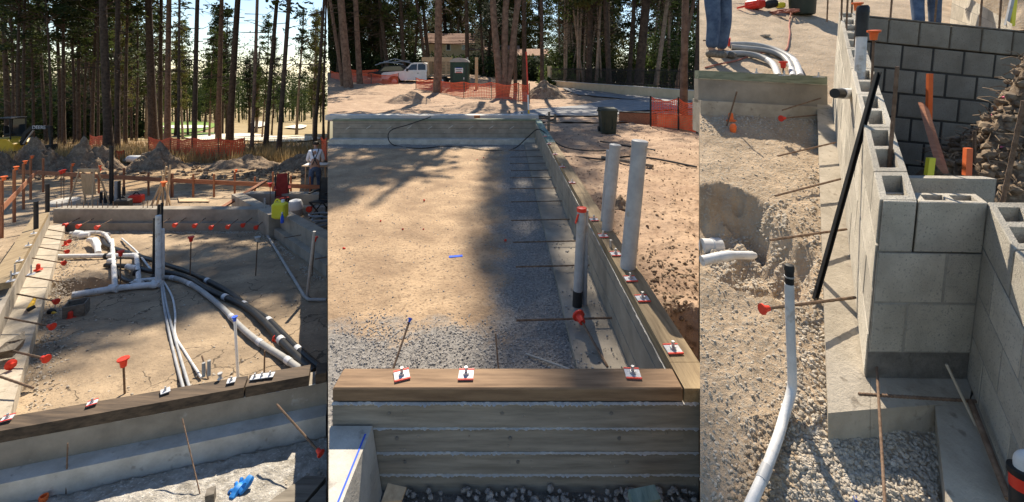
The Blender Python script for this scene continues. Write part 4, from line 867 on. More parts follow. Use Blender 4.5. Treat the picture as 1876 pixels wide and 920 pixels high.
# garden wall with iron pickets
A, B = onz2(1006, 160), onz2(1276, 187); gw = thing('garden_wall', 'low cream garden wall with iron pickets beyond the road', 'wall', A)
ob('wall_base', wall_box(MB(), A, B, -.2, .55, -.2, .55, 0, .2), m_stucco, gw); ob('coping', wall_box(MB(), A, B, .552, .60, .552, .60, -.03, .23), m_curb, gw)
mb = MB(); n = 150
for k in range(n + 1):
    p = lerp(A, B, k / n) + Vector((.05, .1, 0)); mb.box(p + Z3 * 1.15, (.025, .025, 1.1))
wall_box(mb, A, B, 1.55, 1.59, 1.55, 1.59, .08, .12); wall_box(mb, A, B, .72, .76, .72, .76, .08, .12)
o = ob('pickets', mb, m_black, gw); o['kind'] = 'stuff'
for k in range(1): p = lerp(A, B, k / 5) + Vector((.05, .1, 0)); ob('pillar', MB().box(p + Z3 * .9, (.35, .35, 1.9)), m_stucco, gw)
# portable toilet
p = onG(z2s, 841, 172); p = at(841, 172, 29.5); p.z = z2s(p.x, p.y); pt = thing('portable_toilet', 'dark green portable toilet with pale arched roof and notice', 'toilet booth', p); W, HH = .60, 2.0
ob('shell', MB().box(p + Vector((0, .55, HH / 2)), (W * 2, 1.1, HH)), m_green, pt); ob('door', MB().box(p + Vector((0, -.02, HH * .48)), (W * 1.45, .05, HH * .9)), m_green, pt)
ob('door_frame', MB().box(p + Vector((-W * .8, -.02, HH * .48)), (.05, .07, HH * .92)).box(p + Vector((W * .8, -.02, HH * .48)), (.05, .07, HH * .92)), m_dkgreen, pt)
ob('roof', MB().prism([p + Vector((W * 1.06 * math.cos(t), -.06, HH + .30 * math.sin(t))) for t in [math.pi * k / 12 for k in range(13)]], (0, 1.2, 0)), m_conduit, pt, True)
nt = ob('notice', MB().box(p + Vector((0, -.06, HH * .72)), (.55, .02, .34)), m_white, pt)
for k, (z, wd, m) in enumerate(((.80, .4, m_bluep), (.745, .44, m_ink), (.69, .36, m_ink), (.645, .42, m_red))): ob('notice_text', MB().box(p + Vector((0, -.075, HH * z)), (wd, .008, .04)), m, nt)
ob('latch', MB().box(p + Vector((W * .55, -.06, HH * .45)), (.05, .03, .14)), m_white, pt); ob('vent_pipe', MB().tube([p + Vector((W * .8, .9, HH)), p + Vector((W * .8, .9, HH + .35))], .05, 8), m_conduit, pt)
p = at(873, 176, 30); p.z = z2s(p.x, p.y); solo('timber_post', MB().box(p + Z3 * 1.1, (.2, .2, 2.5)), m_ply, 'tall squared timber post right of the toilet booth', 'post', p)
# white pickup truck with timber sided load bed
def truck():
    Y = 35; o = Vector(((768 - CX) / F * Y, Y, 0)); o.z = .40; t = thing('pickup_truck', 'white pickup truck parked behind the orange mesh fence', 'truck', o)
    P = lambda x, y, z: o + Vector((x, y, z)); hw = .92
    low = [(-2.75, .55), (-2.75, .98), (-2.6, 1.08), (-1.3, 1.18), (-1.0, 1.2), (.78, 1.2), (.78, .5), (-.9, .45), (-1.25, .45), (-1.45, .78), (-1.75, .85), (-2.05, .78), (-2.25, .5)]
    ob('body', MB().prism([P(x, -hw, z) for x, z in low], (0, 2 * hw, 0)), m_white, t)
    cabp = [(-1.05, 1.195), (-.45, 1.80), (-.2, 1.86), (.55, 1.86), (.78, 1.75), (.80, 1.195)]
    cb = MB(); n = len(cabp); i = len(cb.v)
    for s, y in ((-1, -hw + .03), (1, hw - .03)):
        for (x, z) in cabp: cb.v.append(P(x, y - s * .12 * (z - 1.2) * 1.2, z))
    cb.f.append(tuple(range(n - 1, -1, -1))); cb.f.append(tuple(range(n, 2 * n)))
    for k in range(n): cb.f.append((k, (k + 1) % n, n + (k + 1) % n, n + k))
    cab = ob('cab', cb, m_white, t)
    def pane(pts):
        mb = MB(); v = [P(x, -hw + .03 + .12 * (z - 1.2) * 1.2 - .008, z) for x, z in pts]; mb.prism(v, (0, .004, 0)); ob('window', mb, m_glass, cab)
    pane([(-.78, 1.27), (-.42, 1.70), (.0, 1.74), (.0, 1.27)]); pane([(.08, 1.27), (.08, 1.74), (.5, 1.76), (.66, 1.68), (.68, 1.27)])
    ob('windscreen', MB().quad(P(-.99, -.74, 1.27), P(-.99, .74, 1.27), P(-.50, .66, 1.77), P(-.50, -.66, 1.77)), m_glass, cab)
    d = ob('door', MB().box(P(-.25, -hw - .006, .85), (1.0, .012, .66)), m_white, t); ob('door_handle', MB().box(P(.1, -hw - .02, 1.02), (.14, .03, .04)), m_black, d)
    ob('mirror', MB().box(P(-.72, -hw - .14, 1.28), (.1, .2, .22)), m_black, t); ob('bumper', MB().box(P(-2.8, 0, .52), (.14, 1.86, .22)), m_steel, t); ob('grille', MB().box(P(-2.765, 0, .85), (.03, 1.2, .24)), m_black, t)
    for s in (-1, 1): ob('headlight', MB().box(P(-2.765, s * .72, .86), (.04, .26, .18)), m_plate, t)
    for x in (-1.75, 1.9):
        for s in (-1, 1):
            wh = ob('wheel', MB().lathe(P(x, s * (hw - .12), .38), [(.3, -.12), (.38, -.1), (.38, .1), (.3, .12)], 20, (0, 1, 0)), m_black, t, True); ob('rim', MB().lathe(P(x, s * (hw - .02), .38), [(.22, -.03), (.2, .03), (.06, .04)], 16, (0, s, 0)), m_steel, wh, True)
    ob('chassis', MB().box(P(1.4, 0, .55), (2.6, .9, .18)), m_black, t)
    bed = ob('load_bed', MB().box(P(1.95, 0, .80), (2.3, 1.9, .14)), m_dkwood, t)
    for (x0, x1, z0, z1_, y) in ((.86, 3.1, .88, 2.15, .93), (2.6, 3.1, .88, 2.15, -.93)):
        for k in range(5): ob('side_board', MB().box(P((x0 + x1) / 2, y, lerp(z0, z1_, (k + .5) / 5)), (x1 - x0, .04, (z1_ - z0) / 5 - .015)), m_ply, bed)
    ob('side_board', MB().box(P(1.6, -.95, 2.1), (2.4, .04, .34)), m_ply, bed)
    for x in (.9, 1.5, 2.3, 3.1): ob('stake_post', MB().box(P(x, -.97, 1.5), (.09, .06, 1.4)), m_ply, bed)
    ob('head_board', MB().box(P(.87, 0, 1.5), (.05, 1.8, 1.3)), m_ply, bed)
truck()
# dark car with roof rack behind
o = Vector(((722 - CX) / F * 41, 41, z2s(-11, 41))); cr = thing('parked_car', 'dark parked car loaded with metal racks behind white truck', 'car', o); P = lambda x, y, z: o + Vector((x, y, z))
ob('body', MB().prism([P(x, -.85, z) for x, z in ((-2.2, .35), (-2.2, .85), (-1.3, 1.0), (-.7, 1.5), (.9, 1.55), (1.7, 1.1), (2.1, 1.05), (2.15, .35))], (0, 1.7, 0)), m_black, cr)
ob('window', MB().prism([P(x, -.87, z) for x, z in ((-1.05, 1.02), (-.62, 1.42), (.8, 1.46), (1.3, 1.05))], (0, .01, 0)), m_glass, cr)
for x in (-1.4, 1.4): ob('wheel', MB().lathe(P(x, -.8, .33), [(.33, -.1), (.33, .1)], 14, (0, 1, 0)), m_black, cr)
for (a, b) in (((-1.2, 1.75), (1.6, 1.95)), ((-1.6, 1.55), (.2, 2.15)), ((.2, 2.15), (1.9, 1.7)), ((-.8, 1.9), (1.0, 1.62))): ob('rack_bar', MB().tube([P(a[0], -.6, a[1]), P(b[0], -.5, b[1])], .05, 5), m_steel, cr)
# cream house
def house():
    Y = 56; k = Y / F; o = at(822, 140, Y); t = thing('cream_house', 'cream stucco house with brown tiled roof behind the trees', 'house', o); zz = lambda y: CZ - (y - HY) * k; xx = lambda x: (x - CX) * k
    ob('wall', MB().box(((xx(779) + xx(868)) / 2, Y + 3, (zz(145) + zz(79)) / 2), (xx(868) - xx(779), 6, zz(79) - zz(145))), m_stucco, t)
    rf = ob('roof', MB().prism([Vector((xx(772), Y - .6, zz(80))), Vector((xx(772), Y + 3, zz(58))), Vector((xx(772), Y + 6.6, zz(80)))], (xx(878) - xx(772), 0, -.2)), m_tile, t)
    for r in range(7):
        f = (r + .3) / 7; y0 = lerp(Y - .6, Y + 3, f); z0 = lerp(zz(80), zz(58), f) + .05; ob('tile_course', MB().box(((xx(772) + xx(878)) / 2, y0, z0), (xx(878) - xx(772) - .05, .3, .06), 0, .38), m_tile, rf)
    ob('chimney', MB().box((xx(879), Y - .2, zz(76)), (1.1, 1.1, zz(57) - zz(96))).box((xx(879), Y - .2, zz(56)), (1.4, 1.4, .25)), m_stucco, rf)
    for (x0, x1, y0, y1) in ((817, 826, 80, 93), (846, 853, 82, 92)):
        wd = ob('window', MB().box(((xx(x0) + xx(x1)) / 2, Y - .03, (zz(y0) + zz(y1)) / 2), (xx(x1) - xx(x0), .08, zz(y0) - zz(y1))), m_white, t); ob('pane', MB().box(((xx(x0) + xx(x1)) / 2, Y - .08, (zz(y0) + zz(y1)) / 2), (xx(x1) - xx(x0) - .2, .05, zz(y0) - zz(y1) - .2)), m_glass, wd)
    ob('side_wing', MB().box((xx(905), Y + 1, (zz(145) + zz(92)) / 2), (xx(945) - xx(868), 4, zz(92) - zz(145))), m_stucco, t); ob('side_roof', MB().prism([Vector((xx(860), Y - 1.4, zz(93))), Vector((xx(860), Y + 1, zz(83))), Vector((xx(860), Y + 3.4, zz(93)))], (xx(952) - xx(860), 0, 0)), m_tile, t)
    o = at(970, 140, 50); k2 = 50 / F; t = thing('garden_house', 'small cream outbuilding with red tiled roof between trunks', 'house', o); X = lambda x: (x - CX) * k2; Zz = lambda y: CZ - (y - HY) * k2
    ob('wall', MB().box(((X(940) + X(1000)) / 2, 52, (Zz(145) + Zz(100)) / 2), (X(1000) - X(940), 4, Zz(100) - Zz(145))), m_stucco, t)
    ob('roof', MB().prism([Vector((X(934), 49.4, Zz(102))), Vector((X(934), 52, Zz(88))), Vector((X(934), 54.6, Zz(102)))], (X(1006) - X(934), 0, 0)), m_tile, t)
    wd = ob('window', MB().box((X(985), 49.97, Zz(112)), (.9, .08, 1.2)), m_white, t); ob('pane', MB().box((X(985), 49.92, Zz(112)), (.7, .05, 1.0)), m_glass, wd)
house()
# ================================================================== PLOT THREE: concrete block walls in a sloping dig
def up3(P, y): return H(P, y, LEAN)
UV = Vector((0, -LEAN, 1))
def cmu(name_thing, A, B, hA, hB, T, courses, nb, hollow=True, first=0, u1=1.0, mm=None, v0=0.0):
    mp = lambda u, v, w: lerp(A, B, u) + UV * (lerp(hA, hB, u) * v) + T * w
    L = (B - A).length; jt = .009 if mm else .0042; gu = jt / L; gv = jt * .9 / ((hA + hB) / 2)
    vt = (courses - 1) / courses if hollow else 1.0
    core = MB().hexa([mp(0, v0, .02), mp(u1, v0, .02), mp(u1, v0, .965), mp(0, v0, .965), mp(0, vt - .004, .02), mp(u1, vt - .004, .02), mp(u1, vt - .004, .965), mp(0, vt - .004, .965)])
    ob('mortar_bed', core, mm or m_mortar_l, name_thing)
    for i in range(courses):
        top = hollow and i == courses - 1; va, vb = i / courses + gv, (i + 1) / courses - gv; off = .5 * ((i + first) % 2); k = -1
        while True:
            k += 1; ua, ub = (k - off) / nb, (k + 1 - off) / nb
            if ua >= u1 - 1e-6: break
            ua, ub = max(ua, 0) + gu, min(ub, u1) - gu
            if ub - ua < 3 * gu: continue
            mb = MB(); j = random.uniform(-.010, .006)
            def hx(u0, u1_, w0, w1, ch=.0):
                c = gu * .9; cv = gv * .9
                if ch:
                    i0 = len(mb.v)
                    for (uu0, uu1, vv0, vv1, ww) in ((u0, u1_, va, vb, w1), (u0, u1_, va, vb, w0 + .03), (u0 + c, u1_ - c, va + cv, vb - cv, w0)):
                        mb.v += [mp(uu0, vv0, ww), mp(uu1, vv0, ww), mp(uu1, vv1, ww), mp(uu0, vv1, ww)]
                    for r in range(2):
                        for q in range(4): mb.f.append((i0 + r * 4 + q, i0 + r * 4 + (q + 1) % 4, i0 + r * 4 + 4 + (q + 1) % 4, i0 + r * 4 + 4 + q))
                    mb.f.append((i0 + 3, i0 + 2, i0 + 1, i0)); mb.f.append((i0 + 8, i0 + 9, i0 + 10, i0 + 11))
                else: mb.hexa([mp(u0, va, w0), mp(u1_, va, w0), mp(u1_, va, w1), mp(u0, va, w1), mp(u0, vb, w0), mp(u1_, vb, w0), mp(u1_, vb, w1), mp(u0, vb, w1)])
            if top:
                hx(ua, ub, j, .2, 1); hx(ua, ub, .8, 1.0 + j); wu = .03 / L
                if ub - ua > .12 / L:
                    hx(ua, ua + wu, .2, .8); hx(ub - wu, ub, .2, .8)
                    if ub - ua > .25 / L: m_ = (ua + ub) / 2; hx(m_ - wu / 2, m_ + wu / 2, .2, .8)
            else: hx(ua, ub, j, 1.0 + j, 1)
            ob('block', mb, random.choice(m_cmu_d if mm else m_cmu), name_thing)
    return mp
random.seed(41)
g3 = lambda x, y, u=0.0: G(3, x, y, u)
# left long wall
A, B = g3(1583, 690), g3(1524, 190); hA, hB = up3(A, 365), up3(B, 22)
d = Vector((B.x - A.x, B.y - A.y, 0)).normalized(); T = (g3(1768, 692) - g3(1583, 690)).normalized() * .15
lwl = thing('block_wall', 'long concrete block wall running back from the block pier, cells open', 'block wall', A)
mpL = cmu(lwl, A, B, hA, hB, T, 4, 7)
print('P3 wall', A, B, hA, hB, (B - A).length)
# cross pier facing the camera
C, D = g3(1583, 690), g3(1768, 692); hC, hD = up3(C, 365), up3(D, 369)
C2 = C + d * .002 - (D - C).normalized() * .0
pier = thing('block_pier', 'shaded block pier facing the viewer between the two walls', 'block wall', C)
hs = .12                                                   # grey grout base under the blocks
ob('grout_base', MB().hexa([C + Vector((.001, -.006, 0)), D + Vector((0, -.006, 0)), D + d * .15, C + d * .15] + [v + UV * hs for v in (C + Vector((.001, -.006, 0)), D + Vector((0, -.006, 0)), D + d * .15 , C + d * .15)]), m_mortar, pier)
sft = Vector((0, -.012, 0))
mpP = cmu(pier, C + UV * hs + sft, D + UV * hs + sft, hC - hs, hD - hs, Vector((d.x, d.y, 0)) * .16, 3, 1.5, True, 1)
print('pier', C, D, hC, hD)
# rear web of the pier cell
E, Fp = g3(1628, 600), g3(1790, 600)
# right wall coming toward the camera
R0, R1 = g3(1770, 690), g3(1872, 960); 
hR0 = up3(R0, 368); hR1 = hR0 * .95
rgt = thing('block_wall', 'pale block wall on the right coming toward the viewer', 'block wall', R0)
dr_ = Vector((R1.x - R0.x, R1.y - R0.y, 0)).normalized(); TR_ = Vector((-dr_.y, dr_.x, 0)) * .15
Rb = R0 - (R1 - R0) * .12
mpR = cmu(rgt, R0, R1, hR0, hR1, (D - C).normalized() * .15, 4, 2, True, 1)
# far shaded basement wall
Bk0, Bk1 = B + Vector((.14, .0, -.0)), None
Yb = 4.28; b0 = at(1548, 335, Yb); b1 = at(1965, 372, Yb * 1.0)
hb0, hb1 = up3(b0, 29), up3(b1, 72)
far = thing('block_wall', 'dark shaded basement block wall with thick mortar joints', 'block wall', b0)
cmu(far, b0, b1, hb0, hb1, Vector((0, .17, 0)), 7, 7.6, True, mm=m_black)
ob('cap_slab', MB().hexa([b0 + UV * (hb0 + .001), b1 + UV * (hb1 + .001), b1 + UV * (hb1 + .001) + Vector((0, .05, 0)), b0 + UV * (hb0 + .001) + Vector((0, .05, 0)), b0 + UV * (hb0 + .012), b1 + UV * (hb1 + .012), b1 + UV * (hb1 + .012) + Vector((0, .05, 0)), b0 + UV * (hb0 + .012) + Vector((0, .05, 0))]), m_mortar, far)
# wall behind, in sun
A5, B5 = G('d', 1742, 80), G('d', 1900, 118); l5 = thing('block_wall', 'sunlit block wall behind the basement at top right', 'block wall', A5)
A5 = at(1738, 60, 7.2); B5 = at(1850, 84, 5.3); cmu(l5, A5, B5, up3(A5, -22), up3(B5, 44), Vector((.12, .12, 0)), 3, 6, False)
# footings
ft = thing('footing', 'stepped concrete footing under the block walls', 'foundation', g3(1516, 757))
fA, fB = g3(1497, 188), g3(1517, 757)
def slab(px, dz=.16, m=m_conc_t, nm='slab', up=0): q = [g3(x, y, up) for x, y in px]; return ob(nm, MB().prism([v - Z3 * dz for v in q], (0, 0, dz)), m, ft)
slab([(1517, 757), (1594, 750), (1594, 680), (1540, 190), (1497, 190)], .18)
slab([(1594.5, 750), (1712, 742), (1775, 739), (1790, 660), (1594.5, 660)], .18, up=-.001)
slab([(1713, 744), (1736, 940), (1905, 960), (1800, 680), (1776, 738)], .18, up=-.003)
# board formed wall at the back left
A, B = G('d', 1284, 208), G('d', 1497, 222); tw = thing('foundation_wall', 'board formed wall with green sill at the upper left of block site', 'foundation', A)
ob('footing', wall_box(MB(), A, B, -.2, .13, -.2, .13, 0, .3, (0, .1)), m_conc_t, tw)
ob('stem_wall', wall_box(MB(), A, B, .1, .345, .1, .345, .09, .24, (0, .14)), m_conc, tw)
ob('sill_plate', wall_box(MB(), A, B, .347, .43, .347, .43, .075, .225, (0, .13)), m_sill_g, tw)
for (x, y) in ((1386, 135), (1437, 139), (1500, 142)): p = G('d', x, y, .433); anchor(tw, p, .07, .1, .05, False)
for (x0, y0, x1, y1, c, b3) in ((1503, 180, 1433, 202, 0, 0), (1524, 208, 1433, 217, 1, 0)): pa = at(x0, y0, 4.2); pb = at(x1, y1, 4.05); rebar(tw, pa, pb, .007, .035 if c else None, m_rust)
# rebars out of the long wall footing
for (x0, y0, x1, y1, c) in ((1531, 261, 1425, 286, 0), (1540, 328, 1420, 359, 0), (1551, 420, 1411, 440, 0), (1567, 545, 1400, 566, 1)):
    P = g3(x0 - 4, y0 + 22); pa = at(x0, y0, P.y); pb = at(x1, y1, P.y - .12); rebar(lwl, pa, pb, .007, .030 if c else None, m_rust if not c else m_rebar)
# verticals in the cells
def vbar(par, x0, y0, x1, y1, Y, r=.008, cap=None, capm=None, m=None): rebar(par, at(x0, y0, Y), at(x1, y1, Y - .06), r, cap, m or m_rust, capm)
vbar(lwl, 1625, 355, 1644, 122, 2.15, .009); vbar(lwl, 1593, 250, 1601, 62, 2.7, .007, .042, m_orange)
vbar(lwl, 1563, 120, 1571, 10, 3.4, .007, .045, m_orange); vbar(lwl, 1541, 45, 1543, -20, 4.0, .008); vbar(lwl, 1550, 60, 1554, -20, 3.8, .008); vbar(lwl, 1560, 32, 1562, -20, 4.2, .008)
vbar(rgt, 1835, 380, 1876, 185, 1.9, .009)
for x in (1630, 1712, 1795, 1830): vbar(far, x, 48 if x < 1800 else 58, x + 6, -25, 4.3, .009)
vbar(far, 1515, 40, 1517, -10, 4.9, .008, .0); 
# rebars on the near footing
hb = thing('rebar_bar', 'horizontal ribbed rebar lying over the near footing', 'rebar', g3(1680, 728))
a, b = g3(1573, 722, .05), g3(1788, 735, .06); ob('bar', MB().tube([lerp(a, b, i / 60) for i in range(61)], [.0068 if i % 2 else .0055 for i in range(61)], 8), m_rust, hb)
vr = thing('rebar_bar', 'thin rebar leaning from footing down to bottom edge', 'rebar', g3(1612, 800)); a = g3(1606, 668, .05); b = at(1622, 935, 1.40); ob('bar', MB().tube([lerp(a, b, i / 40) for i in range(41)], [.0052 if i % 2 else .0045 for i in range(41)], 8), m_rust, vr); ob('hook', MB().tube([a, a + Vector((-.04, 0, .01))], .005, 6), m_rust, vr)
cp = thing('rusty_pipe', 'rusty thin pipe lying along the right wall base', 'pipe', g3(1780, 735)); a, b = g3(1778, 735, .06), at(1848, 915, 1.47); ob('bar', MB().tube([a, b], .0105, 10), m_rust, cp, True)
sr = thing('rebar_bar', 'short pale bar standing at the pier right corner', 'rebar', g3(1760, 720)); ob('bar', MB().tube([g3(1788, 780, .02), at(1734, 668, 1.74)], .005, 8), m_conc_t, sr)
# black strut leaning on wall
a = G('d', 1491, 546, .01); b = at(1606, 132, 2.35); bs = thing('steel_strut', 'black slotted strut leaning against the long block wall', 'strut', a)
dd = (b - a).normalized(); sx = Vector((.0095, 0, 0)); sy = Vector((0, .02, 0)); mb = MB()
mb.hexa([a - sx - sy * .2, a + sx - sy * .2, a + sx, a - sx, b - sx - sy * .2, b + sx - sy * .2, b + sx, b - sx])
ob('web', mb, m_black, bs)
for s in (-1, 1): o = sx * s; ob('flange', MB().hexa([a + o * 1.05 - sx * .18 - sy, a + o * 1.05 + sx * .18 - sy, a + o * 1.05 + sx * .18, a + o * 1.05 - sx * .18, b + o * 1.05 - sx * .18 - sy, b + o * 1.05 + sx * .18 - sy, b + o * 1.05 + sx * .18, b + o * 1.05 - sx * .18]), m_black, bs)
# vent pipe with tee
vp = thing('vent_pipe', 'white vent pipe with black top and side tee on the block wall', 'pipe', at(1572, 260, 3.0)); p0, p1 = at(1570, 235, 3.0), at(1580, 30, 2.95)
ob('tube', MB().tube([p0, p1], .032, 14), m_pvc, vp, True); ob('top_sleeve', MB().tube([lerp(p0, p1, .82), at(1581, 22, 2.95)], .036, 14), m_abs, vp, True); ob('top_cap', MB().lathe(at(1581, 24, 2.95), [(.037, 0), (.037, .035), (.03, .05)], 14), m_abs, vp, True)
q0, q1 = at(1572, 172, 2.98), at(1529, 171, 2.86); ob('tee_branch', MB().tube([q0, lerp(q0, q1, .7)], .036, 14), m_pvc, vp, True); ob('tee_plug', MB().tube([lerp(q0, q1, .68), q1], .032, 14), m_abs, vp, True); ob('coupling', MB().lathe(at(1572, 190, 2.98), [(.038, 0), (.038, .12)], 14), m_pvc, vp, True)
# white riser at the front
rp = thing('riser_pipe', 'white wrapped riser pipe with black cap in the foreground dirt', 'pipe', G('d', 1440, 745)); base = G('d', 1440, 748, .02); Yr = base.y
pts = [G('d', 1372, 930, .06), G('d', 1400, 868, .06), G('d', 1424, 805, .055), G('d', 1436, 765, .05), at(1450, 715, Yr), at(1451, 680, Yr), at(1448, 600, Yr), at(1446, 520, Yr)]
ob('tube', MB().tube(smooth_path(pts, 6), .0185, 14), m_pvc, rp, True); ob('top_sleeve', MB().tube([at(1446.5, 532, Yr), at(1446, 492, Yr)], .0175, 14), m_abs, rp, True)
ob('top_cap', MB().lathe(at(1446, 496, Yr), [(.0195, 0), (.0195, .012), (.0175, .024), (.015, .026)], 14), m_black, rp, True); ob('clamp', MB().lathe(at(1446, 508, Yr), [(.020, 0), (.020, .006)], 14), m_steel, rp, True)
cl = at(1441, 748, Yr); 
for k in range(5): ob('tie_wire', MB().lathe(cl + Vector((0, 0, -.004 + .003 * k)), [(.0215, 0), (.0215, .003)], 14, (.25 * math.sin(k), .2, 1)), m_steel, rp, True)
ob('tape_band', MB().lathe(G('d', 1400, 868, .06), [(.0202, -.03), (.0202, .03)], 14, G('d', 1424, 805, .055) - G('d', 1372, 930, .06)), m_pvc_g, rp, True)
# capped pipe at left
a, b = at(1286, 452, 3.05), at(1319, 453, 3.05); wp = thing('capped_pipe', 'white capped pipe end over the hole at left edge', 'pipe', a); ob('tube', MB().tube([a, b], .055, 16), m_pvc, wp, True); ob('end_cap', MB().lathe(lerp(a, b, .55), [(.062, 0), (.062, .06), (.058, .066)], 16, (b - a).normalized()), m_pvc, wp, True)
a, b = G('d', 1286, 478, .02), G('d', 1385, 468, .01); solo('buried_pipe', MB().tube(smooth_path([a, lerp(a, b, .5) + Z3 * .015, b], 5), [.03] * 6 + [.024] * 4 + [.014], 10), m_pvc, 'dusty white pipe half buried below the capped pipe', 'pipe', a, smooth=True)
# bottom right fitting
f0 = at(1872, 905, 1.36); bf = thing('pipe_fitting', 'black fitting with red tape and white elbow at right edge', 'pipe fitting', f0); ob('body', MB().lathe(f0 - Z3 * .06, [(.028, 0), (.028, .12), (.033, .121), (.033, .14), (.026, .141)], 16), m_abs, bf, True)
ob('elbow', MB().tube(smooth_path([f0 + Vector((.0, 0, .07)), f0 + Vector((.0, 0, .11)), f0 + Vector((.02, -.01, .125)), f0 + Vector((.05, -.02, .12))], 4), .018, 12), m_pvc, bf, True); ob('red_tape', MB().lathe(f0 + Z3 * .02, [(.0286, 0), (.0286, .04)], 16), m_red, bf, True)
ob('sleeve', MB().tube([f0 + Vector((.01, -.01, .125)), f0 + Vector((.03, -.02, .15))], .012, 10), m_abs, bf, True)
p = G('d', 1563, 915); solo('blue_scrap', MB().lathe(p, [(.010, 0), (.010, .012), (.009, .014)], 12, (.3, -.6, .8)), m_bluep, 'blue bottle cap in the gravel near bottom', 'scrap', p, smooth=True)
# cap cones and stick at upper left
for (x, y, lab) in ((1339, 222, 'upright orange cap standing on gravel by the dark stick'), (1343, 243, 'fallen orange cap on gravel below the upright one')):
    p = G('d', x, y); solo('safety_cap', MB().lathe(p, [(.05, 0), (.05, .01), (.024, .02), (.02, .075), (.012, .08)] if y < 230 else [(.02, 0), (.03, .03), (.03, .06), (.018, .08)], 12), m_orange, lab, 'cap', p, smooth=True)
a = G('d', 1331, 232); b = at(1350, 168, a.y - .05); solo('rebar_stake', MB().tube([a, b], .007, 6), m_rebar, 'dark stick leaning beside the upright orange cap', 'rebar', a)
p = G('d', 1406, 925, .02); solo('safety_cap', MB().lathe(G('d', 1395, 735), [(.012, 0), (.012, .004), (.01, .005)], 8), m_red, 'small red cap half buried left of the white riser', 'cap', G('d', 1395, 735)) if 0 else None
# conduits beyond the green sill
for (px, r, m, lab) in (([(1325, 95), (1380, 90), (1440, 86), (1450, 92)], .045, m_pvc_g, ''),): pass
def arc(lab, px, r, m1, m2, split):
    pts = [G('d', x, y, .05) for x, y in px]; sp = smooth_path(pts, 6); k = int(len(sp) * split); t = thing('curved_conduit', lab, 'pipe', pts[0]); ob('sleeve', MB().tube(sp[:k + 1], r * 1.04, 12), m1, t, True); ob('tube', MB().tube(sp[k:], r, 12), m2, t, True)
arc('upper grey curved conduit pair strand behind the green sill', [(1335, 82), (1370, 82), (1400, 86), (1430, 96), (1455, 112), (1466, 140)], .04, m_conduit, m_pvc, .76)
arc('second grey curved conduit beside the upper one', [(1340, 86), (1400, 92), (1432, 102), (1447, 118), (1452, 140)], .034, m_conduit, m_pvc, .8)
arc('lower white curved conduit nearest the green sill', [(1328, 99), (1360, 98), (1392, 104), (1415, 117), (1426, 140)], .038, m_conduit, m_pvc, .6)
a = G('d', 1288, 74, .1); b = G('d', 1332, 77, .12); t = thing('rebar_stake', 'capped bar crossing the worker boots at upper left', 'rebar', a); o = ob('bar', MB().tube([a, b], .011, 6), m_rebar, t); safety_cap(o, b, (b - a).normalized(), .075)
p = G('d', 1435, 134, .0); t = thing('rebar_stake', 'short bar with red cap behind the green sill', 'rebar', p); q = at(1435, 117, p.y); o = ob('bar', MB().tube([p, q], .01, 6), m_rebar, t); safety_cap(o, q, Z3, .06)
# red cord
random.seed(17); pts = []
for k in range(60): a = k * .75; rr = .22 * (.5 + .5 * random.random()); c = G('d', 1436, 28); pts.append(c + Vector((math.cos(a) * rr, math.sin(a) * rr * 1.3, .02 + .001 * k)))
pts += [G('d', x, y, .015) for x, y in ((1446, 45), (1447, 60), (1445, 75), (1440, 92), (1420, 96), (1395, 97), (1370, 104), (1345, 112), (1315, 118), (1292, 124))]
solo('extension_cord', MB().tube(smooth_path(pts, 3), .011, 5), m_coil, 'coiled red brown cord on shaded dirt at the top', 'cord', pts[0], smooth=True)
p = G('d', 1383, 18); t = thing('power_tool', 'red and black power tool lying on the dirt at top', 'tool', p); ob('body', MB().cbox(p + Z3 * .1, (.22, .3, .18), .04, .4), m_red, t); ob('motor', MB().lathe(p + Vector((.15, -.05, .09)), [(.06, 0), (.09, .05), (.08, .18), (.04, .22)], 10, (1, -.3, .1)), m_black, t, True); ob('trigger_grip', MB().cbox(p + Vector((.42, -.1, .07)), (.14, .1, .1), .02), m_yplast, t); ob('strap', MB().tube(smooth_path([p + Vector((-.1, -.1, .1)), p + Vector((-.25, -.15, .05)), p + Vector((-.3, .05, .04))], 4), .02, 6), m_red, t)
p = G('d', 1470, 27); bn = thing('dark_bin', 'dark green bin base standing on dirt at the top', 'bin', p); s = .2; ob('body', MB().lathe(p, [(.19, 0), (.2, .02), (.24, .75)], 18), m_dkgreen, bn, True); ob('rim', MB().lathe(p + Z3 * .75, [(.26, 0), (.26, .05), (.22, .06)], 18), m_dkgreen, bn, True)
p = G('d', 1402, 68); solo('wood_block', MB().box(p + Z3 * .02, (.09, .1, .03), .3), m_conc_t, 'flat square offcut lying alone on shaded dirt', 'block', p)
# soil heap with roots, stakes in the dig
hp = heap('soil_heap', 'root filled soil heap with pink paint inside the dig', 'soil heap', Vector((4.05, 3.2, .5)), 1.2, .8, 1.05, m_clod, 31, .4, n=60)
random.seed(8); mb = MB(); hv = [hp.matrix_basis.translation + v.co for v in hp.data.vertices]
dat = [v for v in [hp.location + v.co for v in hp.data.vertices] if v.z > .8]
for k in range(900):
    p = random.choice(dat) + Vector((random.uniform(-.03, .03), random.uniform(-.03, .03), 0)); a = random.uniform(0, 6.28); l = random.uniform(.04, .16); q = p + Vector((math.cos(a) * l, math.sin(a) * l, random.uniform(-.02, .09))); mb.tube([p, lerp(p, q, .5) + Z3 * .02, q], .0035, 3, False)
for k in range(1500): p = random.choice(dat); add_stone(mb, p + Vector((random.uniform(-.03, .03), random.uniform(-.03, .03), .0)), random.choice((.01, .018, .03, .045)))
struct('root_litter', mb, m_roots, kind='stuff', label='tangled roots and clods covering the soil heap', cat='roots')
mb = MB()
